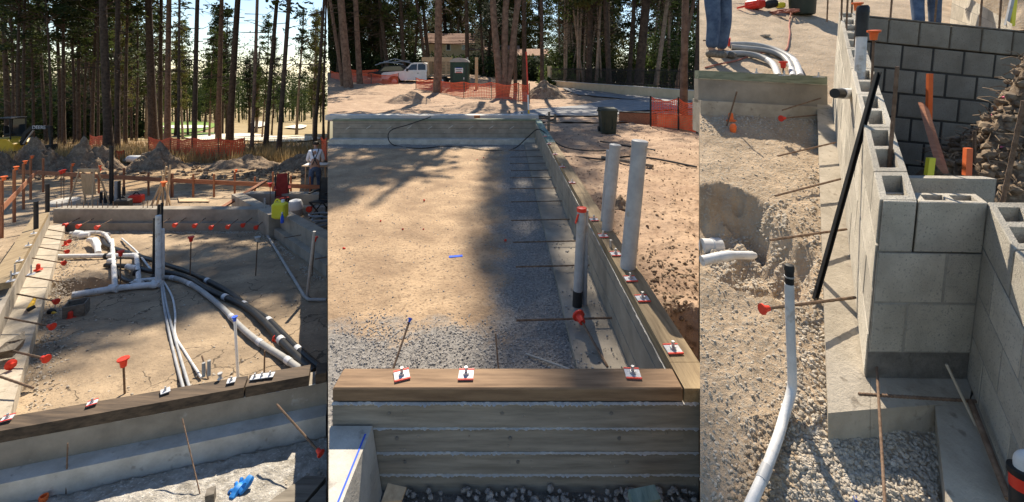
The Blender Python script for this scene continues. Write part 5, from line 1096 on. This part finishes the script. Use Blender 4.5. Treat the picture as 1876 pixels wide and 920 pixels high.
for k in range(12):
    p = random.choice([v for v in dat if v.z > .9 and v.x < 3.9] or dat); mb.box(p + Z3 * .012, (random.uniform(.02, .07), .02, .012), random.uniform(0, 3), random.uniform(-.5, .5))
struct('paint_marks', mb, m_pink, kind='stuff', label='pink marking paint flecks on the soil heap', cat='paint')
def stk(lab, x0, y0, x1, y1, Y, w, m): a, b = at(x0, y0, Y), at(x1, y1, Y + .05); s = Vector((w, 0, 0)); t = Vector((0, .025, 0)); return solo('wood_stake', MB().hexa([a - s, a + s, a + s + t, a - s + t, b - s, b + s, b + s + t, b - s + t]), m, lab, 'stake', a)
stk('orange stake standing in front of the dark block wall', 1704, 225, 1706, 135, 3.5, .018, m_orange)
stk('small orange stake in front of the soil heap', 1775, 322, 1777, 272, 2.75, .02, m_orange)
a, b = at(1733, 318, 2.75), at(1697, 200, 3.4); s = Vector((.02, 0, 0)); solo('wood_board', MB().hexa([a - s, a + s, a + s + Vector((0, .05, .05)), a - s + Vector((0, .05, .05)), b - s, b + s, b + s + Vector((0, .05, .05)), b - s + Vector((0, .05, .05))]), m_rail, 'brown board leaning down into the dig', 'board', a)
stk('short yellow tipped stake behind the pier', 1705, 322, 1709, 290, 2.7, .02, m_yplast)
a = at(1785, 300, 2.9); solo('rebar_stake', MB().tube([a, at(1786, 240, 2.9)], .01, 6), m_rebar, 'dark bar standing behind the small orange stake', 'rebar', a)
# pier back shell
K0, K1 = at(1655, 400, 2.12), at(1818, 400, 2.12); 
bw3 = thing('block_wall', 'low cross wall closing the open cell behind the pier', 'block wall', K0); cmu(bw3, K0, K1, up3(K0, 326), up3(K1, 328), Vector((0, .06, 0)), 1, 1, False)
# bank at top right
heap('earth_bank', 'sunlit earth bank with stakes at the top right', 'bank', Vector((9.6, 7.4, gz('d', 7.4) - .2)), 2.2, 2.0, 2.0, m_dirt3, 77, .35, n=50)
stk('yellow marker stake on the earth bank', 1856, 48, 1862, -12, 5.6, .025, m_yplast)
stk('grey pipe stake on the earth bank', 1846, 46, 1858, -8, 5.4, .02, m_pvc_g)
# gravel and crumbs
random.seed(51); mb = MB()
def sc(n, fx, fy, sizes, cond=None, z=z3):
    for k in range(n):
        x, y = fx(), fy()
        if cond and not cond(x, y): continue
        p = G('d', x, y); p.z = z(p.x, p.y); add_stone(mb, p, random.choice(sizes))
un = random.uniform
sc(2600, lambda: un(1440, 1720), lambda: un(790, 925), (.004, .006, .008, .011), lambda x, y: x > 1470 or un(0, 1) < .4)
sc(1200, lambda: un(1284, 1500), lambda: un(212, 250), (.006, .009, .013), lambda x, y: y < 222 + 30 * un(0, 1))
sc(2200, lambda: un(1440, 1516), lambda: un(300, 800), (.004, .006, .009, .013), lambda x, y: x > 1516 - 90 * un(0, 1) ** 2 - 10)
sc(2600, lambda: un(1284, 1500), lambda: un(250, 925), (.002, .003, .005, .008))
0 and sc(500, lambda: un(1330, 1480), lambda: un(780, 925), (.008, .012, .018), lambda x, y: abs(x - (1400 + (860 - y) * .3)) < 60)
sc(700, lambda: un(1300, 1440), lambda: un(370, 470), (.006, .01, .016))
struct('gravel', mb, m_stone, kind='stuff', label='pale gravel and dirt crumbs around the block footings', cat='gravel')
mb = MB(); random.seed(53)
for k in range(900):
    x, y = un(1330, 1500), un(770, 925)
    if abs(x - (1405 + (860 - y) * .32)) > 50 * un(.4, 1.3): continue
    p = G('d', x, y); p.z = z3(p.x, p.y); add_stone(mb, p, random.choice((.004, .006, .009, .014)))
struct('soil_crumbs', mb, m_dirt3, kind='stuff', label='dirt crumbs heaped around the buried white riser pipe', cat='soil')
random.seed(52); mb = MB()
for k in range(700):
    X, Y = un(2.2, 3.6), un(2.3, 4.1)
    if side3(X, Y) > .35: add_stone(mb, Vector((X, Y, z3(X, Y))), random.choice((.02, .035, .05)))
struct('soil_clods', mb, m_clod, kind='stuff', label='dark clods on the floor of the block lined dig', cat='soil')
# ================================================================== MACHINES, PEOPLE
def excavator():
    Y = 31; o = at(22, 292, Y); o.z = z1(o.x, Y); k = Y / F
    t = thing('excavator', 'yellow compact excavator with black boom behind the soil piles', 'excavator', o); P = lambda x, y, z: o + Vector((x, y, z))
    for s in (-.7, .7): 
        tr = ob('track', MB().prism([P(-1.2, s - .2, .15), P(-1.0, s - .2, 0), P(1.0, s - .2, 0), P(1.25, s - .2, .2), P(1.2, s - .2, .5), P(1.0, s - .2, .6), P(-1.0, s - .2, .6), P(-1.2, s - .2, .45)], (0, .4, 0)), m_black, t)
    ob('body', MB().prism([P(x, -.85, z) for x, z in ((-1.3, .7), (-1.45, 1.2), (-1.3, 1.75), (-.4, 1.85), (.55, 1.75), (1.1, 1.35), (1.15, .75))], (0, 1.7, 0)), m_yellow, t)
    cab = ob('cab_roof', MB().cbox(P(-.1, 0, 3.55), (1.5, 1.3, .12), .04), m_black, t)
    for (x, y) in ((-.75, -.6), (-.75, .6), (.55, -.6), (.6, .6)): ob('cab_post', MB().tube([P(x, y, 1.7), P(x * .9, y, 3.5)], .05, 6), m_black, t)
    ob('seat', MB().cbox(P(-.2, 0, 2.1), (.5, .5, .2), .05).cbox(P(-.45, 0, 2.5), (.15, .5, .7), .05), m_black, t); ob('cab_glass', MB().box(P(-.1, .62, 2.6), (1.2, .02, 1.6)), m_glass, t)
    Q = [P(1.1, -.2, 1.2), P(1.5, -.2, 2.2), P(2.1, -.2, 2.75), P(3.6, -.2, 2.75)]
    ob('boom', MB().tube(Q[:3], [.2, .22, .2], 4).tube(Q[2:], [.2, .15], 4), m_black, t)
    ob('dipper', MB().tube([Q[3] + Z3 * .1, P(3.7, -.2, 1.2)], [.16, .12], 4), m_black, t); ob('cylinder', MB().tube([P(1.4, -.35, 1.3), P(2.3, -.35, 2.5)], .06, 8), m_steel, t)
    ob('bucket', MB().prism([P(3.4, -.5, 1.2), P(3.95, -.5, 1.25), P(4.0, -.5, .8), P(3.7, -.5, .5), P(3.3, -.5, .65)], (0, .6, 0)), m_black, t)
    cu = bpy.data.curves.new('boom_lettering', 'FONT'); cu.body = 'DEERE'; cu.size = .42; cu.extrude = .01; cu.align_x = 'CENTER'
    tx = bpy.data.objects.new('boom_lettering', cu); COL.objects.link(tx); tx.parent = t; tx.location = Vector((2.85, -.43, 2.62)); tx.rotation_euler = (math.radians(90), 0, 0); cu.materials.append(m_plate)
    dg_ = bpy.context.evaluated_depsgraph_get(); dg_.update(); me_ = bpy.data.meshes.new_from_object(tx.evaluated_get(dg_)); nx_ = bpy.data.objects.new('boom_lettering', me_); COL.objects.link(nx_); nx_.parent = t; nx_.location = tx.location; nx_.rotation_euler = tx.rotation_euler; bpy.data.objects.remove(tx); nx_.name = 'boom_lettering'; t.scale = (.8, .8, .8)
excavator()
def skin_obj(name, verts, edges, radii, m, parent, root=0, sub=2):
    base = root_of(parent).location; me = bpy.data.meshes.new(name); me.from_pydata([Vector(v) - base for v in verts], edges, [])
    o = bpy.data.objects.new(name, me); COL.objects.link(o); o.parent = parent; md = o.modifiers.new('skin', 'SKIN'); md.use_smooth_shade = True
    for i, d in enumerate(me.skin_vertices[0].data):
        r = radii[i]; d.radius = r if isinstance(r, tuple) else (r, r); d.use_root = (i == root)
    s = o.modifiers.new('sub', 'SUBSURF'); s.levels = sub; s.render_levels = sub; me.materials.append(m); return o
def person(label, base, face, h=1.75, pose='stand', shirt=None, sus=False):
    t = thing('person', label, 'person', base); k = h / 1.75; R = Matrix.Rotation(face, 3, 'Z'); P = lambda x, y, z: Vector(base) + R @ Vector((x, y, z)) * k   # facing local -Y
    bend = .12 if pose != 'stoop' else .4
    pel, wai, che, nec, hea, top = (0, .02, .93), (0, 0, 1.08), (0, -bend * .55, 1.33), (0, -bend * .9, 1.49), (0, -bend * 1.15, 1.60), (0, -bend * 1.2, 1.70)
    V = [pel, wai, che, nec, hea, top]; E = [(0, 1), (1, 2), (2, 3), (3, 4), (4, 5)]; Rr = [(.15, .11), (.14, .10), (.17, .11), .055, (.082, .10), (.07, .08)]
    legs = {}; arms = {}
    for s in (-1, 1):
        st = .05 if pose == 'stand' else .16; f = s * st; i = len(V)
        V += [(s * .10, .02, .86), (s * .12, -.02 + f * .5, .48), (s * .13, .04 + f, .09), (s * .14, -.13 + f, .035)]; E += [(0, i), (i, i + 1), (i + 1, i + 2), (i + 2, i + 3)]; Rr += [.095, .065, .045, .04]; legs[s] = [V[i], V[i + 1], V[i + 2], V[i + 3]]
        i = len(V); sh = (s * .19, -bend * .6, 1.40); el = (s * .26, -bend * .5 - .04, 1.12); wr = (s * .20, -bend - .22, .98); hd = (s * .19, -bend - .29, .95)
        V += [sh, el, wr, hd]; E += [(2, i), (i, i + 1), (i + 1, i + 2), (i + 2, i + 3)]; Rr += [.06, .045, .03, (.04, .02)]; arms[s] = [sh, el, wr]
        for q, (dx, dl) in enumerate(((-.03, .07), (-.01, .085), (.01, .08), (.03, .065), (-.045 * s, .03))):
            j = len(V); V += [(hd[0] + dx, hd[1] - .03, hd[2]), (hd[0] + dx * 1.2, hd[1] - .03 - dl, hd[2] - .03)]; E += [(i + 3, j), (j, j + 1)]; Rr += [.010, .008]
    skin_obj('body', [P(*v) for v in V], E, [tuple(a * k for a in r) if isinstance(r, tuple) else r * k for r in Rr], m_skin, t)
    vs = [wai, (0, -bend * .3, 1.2), che, (0, -bend * .85, 1.44)]; es = [(0, 1), (1, 2), (2, 3)]; rs = [(.165, .13), (.175, .13), (.195, .135), .09]; vs[0] = (0, .01, .98)
    for s in (-1, 1):
        i = len(vs); vs += arms[s][:2] + [lerp(Vector(arms[s][1]), Vector(arms[s][2]), .7)]; es += [(2, i), (i, i + 1), (i + 1, i + 2)]; rs += [.078, .062, .05]
    skin_obj('shirt', [P(*v) for v in vs], es, [tuple(a * k for a in r) if isinstance(r, tuple) else r * k for r in rs], shirt or m_shirt, t)
    vs = [(0, .02, .97), pel]; es = [(0, 1)]; rs = [(.165, .125), (.175, .14)]
    for s in (-1, 1): i = len(vs); vs += [legs[s][0], legs[s][1], lerp(Vector(legs[s][1]), Vector(legs[s][2]), .95)]; es += [(1, i), (i, i + 1), (i + 1, i + 2)]; rs += [.115, .09, .078]
    skin_obj('jeans', [P(*v) for v in vs], es, [tuple(a * k for a in r) if isinstance(r, tuple) else r * k for r in rs], m_jeans, t)
    for s in (-1, 1):
        a, b = Vector(legs[s][2]), Vector(legs[s][3]); ob('boot', MB().tube([P(*(a + Vector((0, .05, -.04)))), P(*(a + Vector((0, -.02, -.03)))), P(*(b + Vector((0, -.02, -.005)))), P(*(b + Vector((0, -.07, -.01))))], [.05 * k, .058 * k, .045 * k, .03 * k], 10), m_dkwood, t, True)
    hc = P(0, -bend * 1.15 + .015, 1.66); ob('hair', MB().lathe(hc - Z3 * .03 * k, [(.100 * k, 0), (.105 * k, .04 * k), (.09 * k, .08 * k), (.05 * k, .108 * k), (.01 * k, .112 * k)], 14), m_hair, t, True)
    ob('nose', MB().lathe(P(0, -bend * 1.15 - .095, 1.60), [(.016 * k, 0), (.008 * k, .022 * k)], 8, R @ Vector((0, -1, -.2))), m_skin, t, True)
    for s in (-1, 1): ob('eye', MB().lathe(P(s * .032, -bend * 1.15 - .088, 1.625), [(.010 * k, 0), (.004 * k, .008 * k)], 8, R @ Vector((0, -1, 0))), m_ink, t, True); ob('ear', MB().lathe(P(s * .085, -bend * 1.15, 1.60), [(.022 * k, 0), (.014 * k, .018 * k)], 8, R @ Vector((s, .3, 0))), m_skin, t, True)
    if sus:
        for s in (-1, 1): ob('suspender', MB().tube(smooth_path([P(s * .09, .13, 1.0), P(-s * .02, .13 - bend * .3, 1.22), P(-s * .10, .08 - bend * .6, 1.45), P(-s * .1, -.06 - bend * .7, 1.47), P(-s * .09, -.15 - bend * .4, 1.2)], 4), .016, 5), m_black, t)
    return t
wp_ = G(1, 577, 354); wp_.z = z1(wp_.x, wp_.y)
person('worker in white shirt and black suspenders at the plan table', wp_, math.radians(200), H(wp_, 262), 'stoop', m_shirt, True)
pb = G('d', 1316, 106); person('worker in blue jeans standing among the curved conduits', pb, math.radians(20), 1.75, 'stand', m_black)
pb = G('d', 1697, 62); person('worker in jeans standing beyond the dark basement wall', pb, math.radians(150), 1.75, 'stride', m_black)
# ================================================================== TREES
def crown_mesh(name, kind, seed, m):
    random.seed(seed); lf = MB(); br = MB(); Hh = 20.0
    spec = {'top': (.56, 1.0, 70, 3.0, 60), 'col': (.24, 1.0, 66, 1.7, 52), 'thin': (.40, .98, 34, 1.5, 50), 'dense': (.10, 1.0, 150, 3.2, 62)}[kind]
    t0, t1, nc, rad, nl = spec
    for k in range(nc):
        t = lerp(t0, t1, random.random() ** .9); z = t * Hh; env = rad * (1.15 - .75 * ((t - t0) / (t1 - t0)) ** 1.6) * (.7 + .5 * abs(N(t * 9, seed)))
        a = random.uniform(0, 6.28); r = env * math.sqrt(random.uniform(.02, 1)); c = Vector((math.cos(a) * r, math.sin(a) * r, z + random.uniform(-.2, .5)))
        if r > .5: br.tube([Vector((0, 0, z - .35 * r)), Vector((c.x * .5, c.y * .5, z - .1 * r)), c], [.05, .035, .012], 4, False)
        rc = random.uniform(.35, .85) * (1.25 if kind == 'dense' else 1)
        for q in range(nl):
            d = Vector((random.gauss(0, 1), random.gauss(0, 1), random.gauss(0, .55))); d = d.normalized() * rc * random.random() ** .45; p = c + d
            a2 = Vector((random.gauss(0, 1), random.gauss(0, 1), random.gauss(0, .7))).normalized(); b2 = a2.orthogonal().normalized(); l = random.uniform(.14, .34); w_ = random.uniform(.04, .10)
            lf.quad(p - b2 * w_, p + a2 * l * .5 - b2 * w_ * 1.2, p + a2 * l, p + b2 * w_)
    for k in range(26):                                     # bare dead twigs below the crown
        t = random.uniform(.18, t0 + .15); a = random.uniform(0, 6.28); l = random.uniform(.5, 1.9); z = t * Hh
        br.tube([Vector((0, 0, z)), Vector((math.cos(a) * l * .6, math.sin(a) * l * .6, z + random.uniform(-.1, .3))), Vector((math.cos(a + .3) * l, math.sin(a + .3) * l, z + random.uniform(-.4, .5)))], [.03, .02, .006], 4, False)
    out = []
    for nm, mb, mm in (('crown', lf, m), ('branches', br, m_bark[0])):
        me = bpy.data.meshes.new(nm); me.from_pydata(mb.v, [], mb.f); me.materials.append(mm); out.append(me)
    return out
CR = {}
for i, (kind, m) in enumerate((('top', 0), ('top', 1), ('col', 0), ('col', 1), ('col', 2), ('thin', 0), ('thin', 1), ('dense', 0), ('dense', 1), ('dense', 2))): CR.setdefault(kind, []).append((crown_mesh(kind, kind, 100 + i, m_leaf[m]), m))
def clip_mesh(me, M, side):
    vs = [M @ v.co for v in me.vertices]; bad = [(v.x - SEAM_A * v.y) * side < 0 for v in vs]
    if not any(bad): return None
    fs = [tuple(p.vertices) for p in me.polygons if not any(bad[i] for i in p.vertices)]
    n = bpy.data.meshes.new(me.name + '_cut'); n.from_pydata([v.co[:] for v in me.vertices], [], fs); n.materials.append(me.materials[0]); return n
tn = [0]
def pine(label, base, top_dx, r, Hh, kind, vi, bark=0, group=None, side=0, bend=0.0, name='pine_tree', crown=True, c0=None, cs=1.0, taper=.62):
    """top_dx: sideways shift of the trunk per metre of height"""
    tn[0] += 1; random.seed(1000 + tn[0]); t = thing(name, label, 'tree', base, group); pts = []; rs = []; n = 14; a0 = random.uniform(0, 6)
    for k in range(n + 1):
        f = k / n; z = f * Hh; pts.append(Vector(base) + Vector((top_dx * z + bend * math.sin(f * 3.14) + .10 * math.sin(f * 5 + a0), .10 * math.sin(f * 4 + a0 * 2), z - (.3 if k == 0 else 0)))); rs.append(r * (1.25 if k == 0 else 1) * (1 - taper * f) + .01)
    mb = MB().tube(pts, rs, 10)
    for k in range(7):
        f = random.uniform(.15, .6); p = lerp(pts[int(f * n)], pts[int(f * n) + 1], .5); a = random.uniform(0, 6.28); l = random.uniform(.2, .9); mb.tube([p, p + Vector((math.cos(a) * l, math.sin(a) * l, random.uniform(-.1, .35)))], [.03, .008], 4)
    ob('trunk', mb, m_bark[bark], t, True)
    if not crown: return t
    (cm, bm), _ = CR[kind][vi % len(CR[kind])]; s = Hh / 20.0; rz = random.uniform(0, 6.28); sz = s; oz = 0.0; sxy = s * cs
    k0 = .10 if kind == 'dense' else .56
    if c0: sz = (1 - c0) * Hh / (20 * (1 - k0)); oz = c0 * Hh - 20 * k0 * sz
    for me in (cm, bm):
        # lean the crown with its trunk by shifting the object to the trunk's line at mid crown
        off = Vector((top_dx * Hh * .75, 0, oz)); M = Matrix.Translation(Vector(base) + off) @ Matrix.Rotation(rz, 4, 'Z') @ Matrix.Diagonal((sxy, sxy, sz, 1))
        m2 = clip_mesh(me, M, side) if side else None
        o = bpy.data.objects.new('crown' if me is cm else 'branches', m2 or me); COL.objects.link(o); o.parent = t; o.location = off; o.rotation_euler = (0, 0, rz); o.scale = (sxy, sxy, sz); o['kind'] = 'stuff'
    return t
def pine1(label, x, y, xt, w, Hh, kind, vi=0, bark=0, group=None, Y=None):
    b = at(x, y, Y) if Y else G(1, x, y); b.z = z1(b.x, b.y); yv = CZ + HY / F * b.y - b.z; dx = (xt - x) / F * b.y / yv
    return pine(label, b, dx, w / 2 / F * b.y, Hh, kind, vi, bark, group, -1 if x > 420 else 0)
big = [(203, 283, 190, 13, 27, 'thickest dark pine trunk left of the pad centre'), (215, 280, 216, 8, 26, 'slim dark pine right beside the thickest trunk'), (282, 264, 272, 14, 28, 'broad dark pine left of the central trio'), (294, 262, 296, 7, 27, 'slender middle pine of the central trio'), (307, 266, 310, 10, 28, 'right hand pine of the central trio, lit edge'),
       (355, 274, 364, 8, 26, 'slim straight pine at the fence middle'), (402, 262, 405, 9, 27, 'straight reddish pine left of the leaning thick one'), (420, 266, 436, 12, 29, 'thick dark pine leaning right above golf sand'), (457, 285, 471, 6, 26, 'slim pale pine leaning right at fence end'), (487, 270, 508, 8, 27, 'dark pine leaning right, left of the parallel pair'), (509, 288, 532, 8, 28, 'dark leaning pine nearest the dry grass'),
       (326, 292, 332, 4, 22, 'thin sapling pine in front of the orange fence'), (578, 272, 592, 6, 25, 'slim dark pine behind the worker'), (592, 264, 598, 4, 24, 'thin pine at the right edge of the golf view')]
for i, (x, y, xt, w, Hh, lab) in enumerate(big): pine1(lab, x, y, xt, w, Hh + 9, 'top' if i % 3 else 'thin', i, 1 if i in (4, 6, 8) else 0)
ORD = 'first second third fourth fifth sixth seventh eighth ninth tenth eleventh twelfth thirteenth fourteenth fifteenth sixteenth seventeenth'.split()
left = [(11, 264, 8, 9), (35, 272, 36, 5), (43, 270, 44, 5), (86, 264, 70, 5), (92, 272, 84, 4), (107, 264, 106, 6), (117, 268, 115, 6), (134, 264, 134, 5), (145, 264, 143, 6), (170, 264, 176, 6), (177, 266, 183, 4), (60, 268, 52, 4), (23, 266, 18, 5), (230, 264, 233, 6), (241, 257, 240, 4), (251, 259, 250, 4), (155, 258, 160, 4)]
for i, (x, y, xt, w) in enumerate(left): pine1(('slim dark pine of the left thicket, %s from the left edge' % ORD[sorted(q[0] for q in left if q[0] < 200).index(x)]) if x < 200 else ('slim dark pine right of the thickest trunk, %s of three' % ('first', 'second', 'third')[sorted(q[0] for q in left if q[0] > 200).index(x)]), x, y, xt, w, 21 + (i * 37 % 7), ('thin', 'top', 'thin')[i % 3], i, 0, 'pines left of the central trio' if x < 200 else 'pines between thick trunk and trio')
random.seed(77)
for i in range(60):
    x = random.uniform(-60, 600) if i > 8 else random.uniform(-40, 300); Y = random.uniform(58, 120); s_ = random.uniform(18, 30) * (1 if x < 430 or x > 525 else .72)
    if 425 < x < 475 and Y < 100: Y = 110
    pine1('far pine with leafy column crown at the golf course edge', x, 250, x + random.uniform(-12, 16), random.uniform(2.5, 5), s_, 'col' if i % 4 else 'thin', i, i % 3, 'far pines along the golf course', Y)
def wood_mass(label, n, fpos, seed, hh, mats):
    random.seed(seed); mb = MB()
    for k in range(n):
        b = fpos(); h = random.uniform(*hh); r = h * random.uniform(.12, .2); mb.tube([b, b + Z3 * h * .8], [.3, .1], 4, False)
        for c in range(9):
            t = random.uniform(.25, 1); cc = b + Vector((random.gauss(0, r * .6), random.gauss(0, r * .6), t * h))
            for q in range(26):
                p = cc + Vector((random.gauss(0, 1), random.gauss(0, 1), random.gauss(0, .8))) * r * .42; a2 = Vector((random.gauss(0, 1), random.gauss(0, 1), random.gauss(0, .7))).normalized(); b2 = a2.orthogonal().normalized(); l = random.uniform(.5, 1.3); mb.quad(p - b2 * l * .35, p + a2 * l, p + b2 * l * .35)
    return struct('distant_wood', mb, mats, kind='stuff', label=label, cat='wood')
def f1():
    Y = random.uniform(200, 330); x = random.uniform(-80, 592); p = at(x, 200, Y); p.z = z1(p.x, Y); return p
wood_mass('distant hazy wood beyond the golf course', 330, f1, 5, (12, 40), m_leaf[1])
# bushes left behind the excavator and understorey
def bush(label, c, rx, ry, h, n, m, seed, side=0, name='bush', group=None, leaf=(.12, .3)):
    random.seed(seed); mb = MB(); st = MB(); t = thing(name, label, 'bush', c, group)
    cl = [(Vector((random.uniform(-rx, rx), random.uniform(-ry, ry), 0)), random.uniform(.3, 1)) for _ in range(max(5, n // 70))]
    for (o_, f) in cl: st.tube([Vector(c) + o_ * .4, Vector(c) + o_ * .9 + Z3 * h * f * .7], [.04, .015], 4, False)
    for k in range(n):
        o_, f = random.choice(cl); p = Vector(c) + o_ + Vector((random.gauss(0, .28), random.gauss(0, .28), 0)) * min(rx, 2.5) * .6 + Z3 * (h * f * random.random() ** .7)
        a2 = Vector((random.gauss(0, 1), random.gauss(0, 1), random.gauss(0, .8))).normalized(); b2 = a2.orthogonal().normalized(); l = random.uniform(*leaf)
        if side and (p.x - SEAM_A * p.y) * side < .3: continue
        mb.quad(p - b2 * l * .3, p + a2 * l * .6 - b2 * l * .35, p + a2 * l, p + b2 * l * .3)
    ob('foliage', mb, m, t); ob('stems', st, m_bark[0], t)
for i, (x, Y, w, h) in enumerate(((30, 60, 5, 9), (110, 66, 5, 8), (175, 70, 4, 7), (70, 75, 6, 11), (235, 80, 4, 7), (150, 85, 5, 9))):
    c = at(x, 250, Y); c.z = z1(c.x, Y); bush('dark understorey shrub in the left thicket, %s from the left edge' % ORD[(0, 2, 4, 1, 5, 3)[i]], c, w, 2, h, 2600, m_leaf[0], 300 + i, 0, 'bush', 'shrubs in the left thicket', (.25, .6))
# ---- plot two wood
def pine2(label, x, y, xt, w, Hh, kind, vi=0, bark=0, group=None, Y=None, bend=0, crown=True, **kw):
    b = at(x, y, Y) if Y else onG(z2s, x, y); b.z = z2s(b.x, b.y); yv = CZ + HY / F * b.y - b.z; dx = (xt - x) / F * b.y / yv
    return pine(label, b, dx, w / 2 / F * b.y, Hh, kind, vi, bark, group, 1 if x < 760 else 0, bend, 'pine_tree', crown, **kw)
T2 = [(640, 160, 626, 15, 20, 1, 'thick reddish pine rising from the left orange fence', 30, 'top'), (628, 152, 606, 6, 24, 1, 'thin leaning pine left of the thick fence pine', 31, 'thin'), (660, 150, 653, 10, 20, 1, 'straight pine right of the thick fence pine', 33, 'top'),
      (798, 173, 802, 14, 24, 1, 'broad pine standing between truck and toilet booth', 27, 'top'), (742, 150, 735, 7, 24, 0, 'dark pine behind the truck bonnet', 44, 'col'), (712, 150, 697, 8, 24, 0, 'dark leaning pine behind the parked car', 46, 'col'), (781, 150, 762, 6, 24, 0, 'dark pine leaning left behind the truck cab', 45, 'thin'), (787, 148, 776, 7, 24, 0, 'dark pine behind the load bed left', 48, 'col'),
      (857, 150, 852, 8, 20, 0, 'leafy pine in front of the cream house', 44, 'thin'), (886, 150, 880, 5, 20, 0, 'slim pine beside the house chimney', 46, 'col'),
      (947, 168, 947, 6, 27, 0, 'left of three tall pines behind the dirt mound', 28, 'dense'), (959, 168, 960, 8, 37, 0, 'middle of three tall pines behind the dirt mound', 28.6, 'dense'), (990, 168, 991, 7, 22, 0, 'right of three tall pines behind the dirt mound', 28.2, 'top'),
      (1037, 157, 1035, 4, 22, 2, 'thin pale trunk left of the iron pickets', 37, 'thin'), (1057, 160, 1062, 4, 22, 2, 'thin pale trunk in front of the picket start', 34, 'thin'), (1080, 162, 1085, 11, 24, 0, 'thick dark pine left of the forked pair', 33, 'col'), (1088, 163, 1100, 5, 22, 2, 'pale thin trunk beside thick dark pine', 32, 'thin'), (1114, 166, 1103, 10, 24, 0, 'curved dark pine at the garden wall', 31, 'col'),
      (1150, 166, 1165, 8, 24, 0, 'dark pine left of the widest right trunk', 33, 'col'), (1166, 168, 1182, 17, 27, 0, 'widest dark trunk in the right wood', 32, 'col'), (1196, 168, 1222, 8, 24, 2, 'pale leaning trunk right of the widest one', 31, 'thin'), (1236, 172, 1270, 6, 24, 1, 'slim trunk leaning right near the panel edge', 30, 'thin'), (1252, 232, 1262, 12, 24, 1, 'near pine inside the right orange mesh', None, 'top'), (1270, 188, 1280, 8, 24, 0, 'dark trunk at the far right of the wood', 26, 'col')]
for i, (x, y, xt, w, Hh, bk_, lab, Y, kind) in enumerate(T2): pine2(lab, x, y, xt, w, Hh, kind, i, bk_, None, Y, .35 if 'curved' in lab else 0, **(dict(c0=.5, cs=.33 / (Hh / 20), taper=.5) if 'of three tall' in lab and kind == 'dense' else dict(c0=.8) if 'near pine' in lab else {}))  # narrow dense crowns above the view, invented to cast the dark strip beside the wall
# three stemmed pine
b = onG(z2s, 919, 179); b.z = z2s(b.x, b.y); t3 = thing('pine_tree', 'three stemmed pine rising from the middle orange fence', 'tree', b)
for i, (dx, xt, r) in enumerate(((-.12, 904, .19), (.05, 928, .19), (.20, 950, .18))):
    yv = CZ + HY / F * b.y; sx = ((xt - 919) / F * b.y - dx) / yv; pts = [b + Vector((dx + sx * z + .05 * math.sin(z), .06 * i, z - .2)) for z in [21 * k / 12 for k in range(13)]]
    ob('trunk', MB().tube(pts, [r * 1.1 * (1 - .6 * k / 12) for k in range(13)], 10), m_bark[1], t3, True)
for i, dx in enumerate((-3.8,)):
    (cm, bm), _ = CR['thin'][i % 2]
    for me in (cm, bm): o = bpy.data.objects.new('crown' if me is cm else 'branches', me); COL.objects.link(o); o.parent = t3; o.location = (dx * .6, .3 * i, 0); o.rotation_euler = (0, 0, i * 2.0); o.scale = (.8, .8, 1.1); o['kind'] = 'stuff'
random.seed(88)
for i in range(44):
    x = random.uniform(606, 1330); Y = random.uniform(62, 100) if i % 3 else random.uniform(50, 60)
    if 770 < x < 890 and Y < 66: Y = 75
    if 735 < x < 765 and i % 2: continue
    pine2('dense dark tree massed in the wood behind house and wall', x, 140, x + random.uniform(-12, 12), random.uniform(4, 8), random.uniform(17, 27), 'dense', i, i % 3, 'dense trees of the wood', Y)
random.seed(89)
for i in range(26):
    x = random.uniform(1020, 1290); Y = random.uniform(36, 50); pine2('slim pale trunk among the trees beyond the garden wall', x, 150, x + random.uniform(-25, 30), random.uniform(3, 5), random.uniform(15, 22), 'thin', i, 2, 'slim trunks beyond the garden wall', Y)
SX = sorted(x for x in (random.uniform(608, 960) for _ in range(11)) if not 765 < x < 895)
for i, x in enumerate(SX):
    Y = random.uniform(44, 60)
    pine2('slim dark trunk in the wood behind truck and booth, %s from the left' % ORD[i], x, 150, x + random.uniform(-15, 15), random.uniform(4, 6), random.uniform(18, 24), 'col', i, 0, 'slim trunks behind the truck', Y)
# hedges and shrubs
for i, (x, Y, w, h, m) in enumerate(((700, 50, 4, 3.2, 0), (760, 50, 4, 3.2, 0), (830, 50, 4, 2.9, 0), (890, 48, 3.5, 3.0, 0), (950, 46, 3.5, 3.0, 0), (640, 50, 4, 3.5, 0), (1010, 46, 3, 3.5, 1))):
    c = at(x, 140, Y); c.z = z2s(c.x, Y); bush('dark hedge mass under the wood, %s from the left' % ORD[(1, 2, 3, 4, 5, 0, 6)[i]], c, w, 1.2, h, 3600, m_leaf[m], 400 + i, 1 if x < 760 else 0, 'hedge', 'hedges behind the truck and booth', (.16, .34))
SH = (1020, 1040, 1075, 1120, 1160, 1205, 1240, 1262)
for i, (x, Y, w, h, m) in enumerate(((1040, 46, 2.2, 4.5, 1), (1075, 44, 2.5, 3.6, 3), (1120, 43, 2.4, 5.0, 1), (1160, 42, 2, 3.5, 2), (1205, 40, 2.2, 6.0, 3), (1240, 39, 2.2, 7, 3), (1262, 36, 2, 5, 1), (1020, 42, 1.6, 2, 3), (1085, 36, 1.0, 1.0, 1), (1010, 38, .9, .9, 1), (1180, 29, .9, .7, 3), (1150, 31, .8, .5, 1), (850, 53, 2.2, 2.8, 3))):
    c = at(x, 150, Y); c.z = z2s(c.x, Y); bush(('leafy green shrub beyond the garden wall, %s from the left' % ORD[SH.index(x)] if h >= 2 and x > 900 else 'yellow green shrub under the cream house window' if x == 850 else 'low green plant near the road, %s from the left' % ORD[(1010, 1085, 1150, 1180).index(x)]), c, w, 1.2, h, int(2600 * min(1, h / 3)), m_leaf[m], 500 + i, 0, 'bush', ('shrubs beyond the garden wall' if h >= 2 and x > 900 else None if x == 850 else 'plants at the road edge'), (.14, .32))
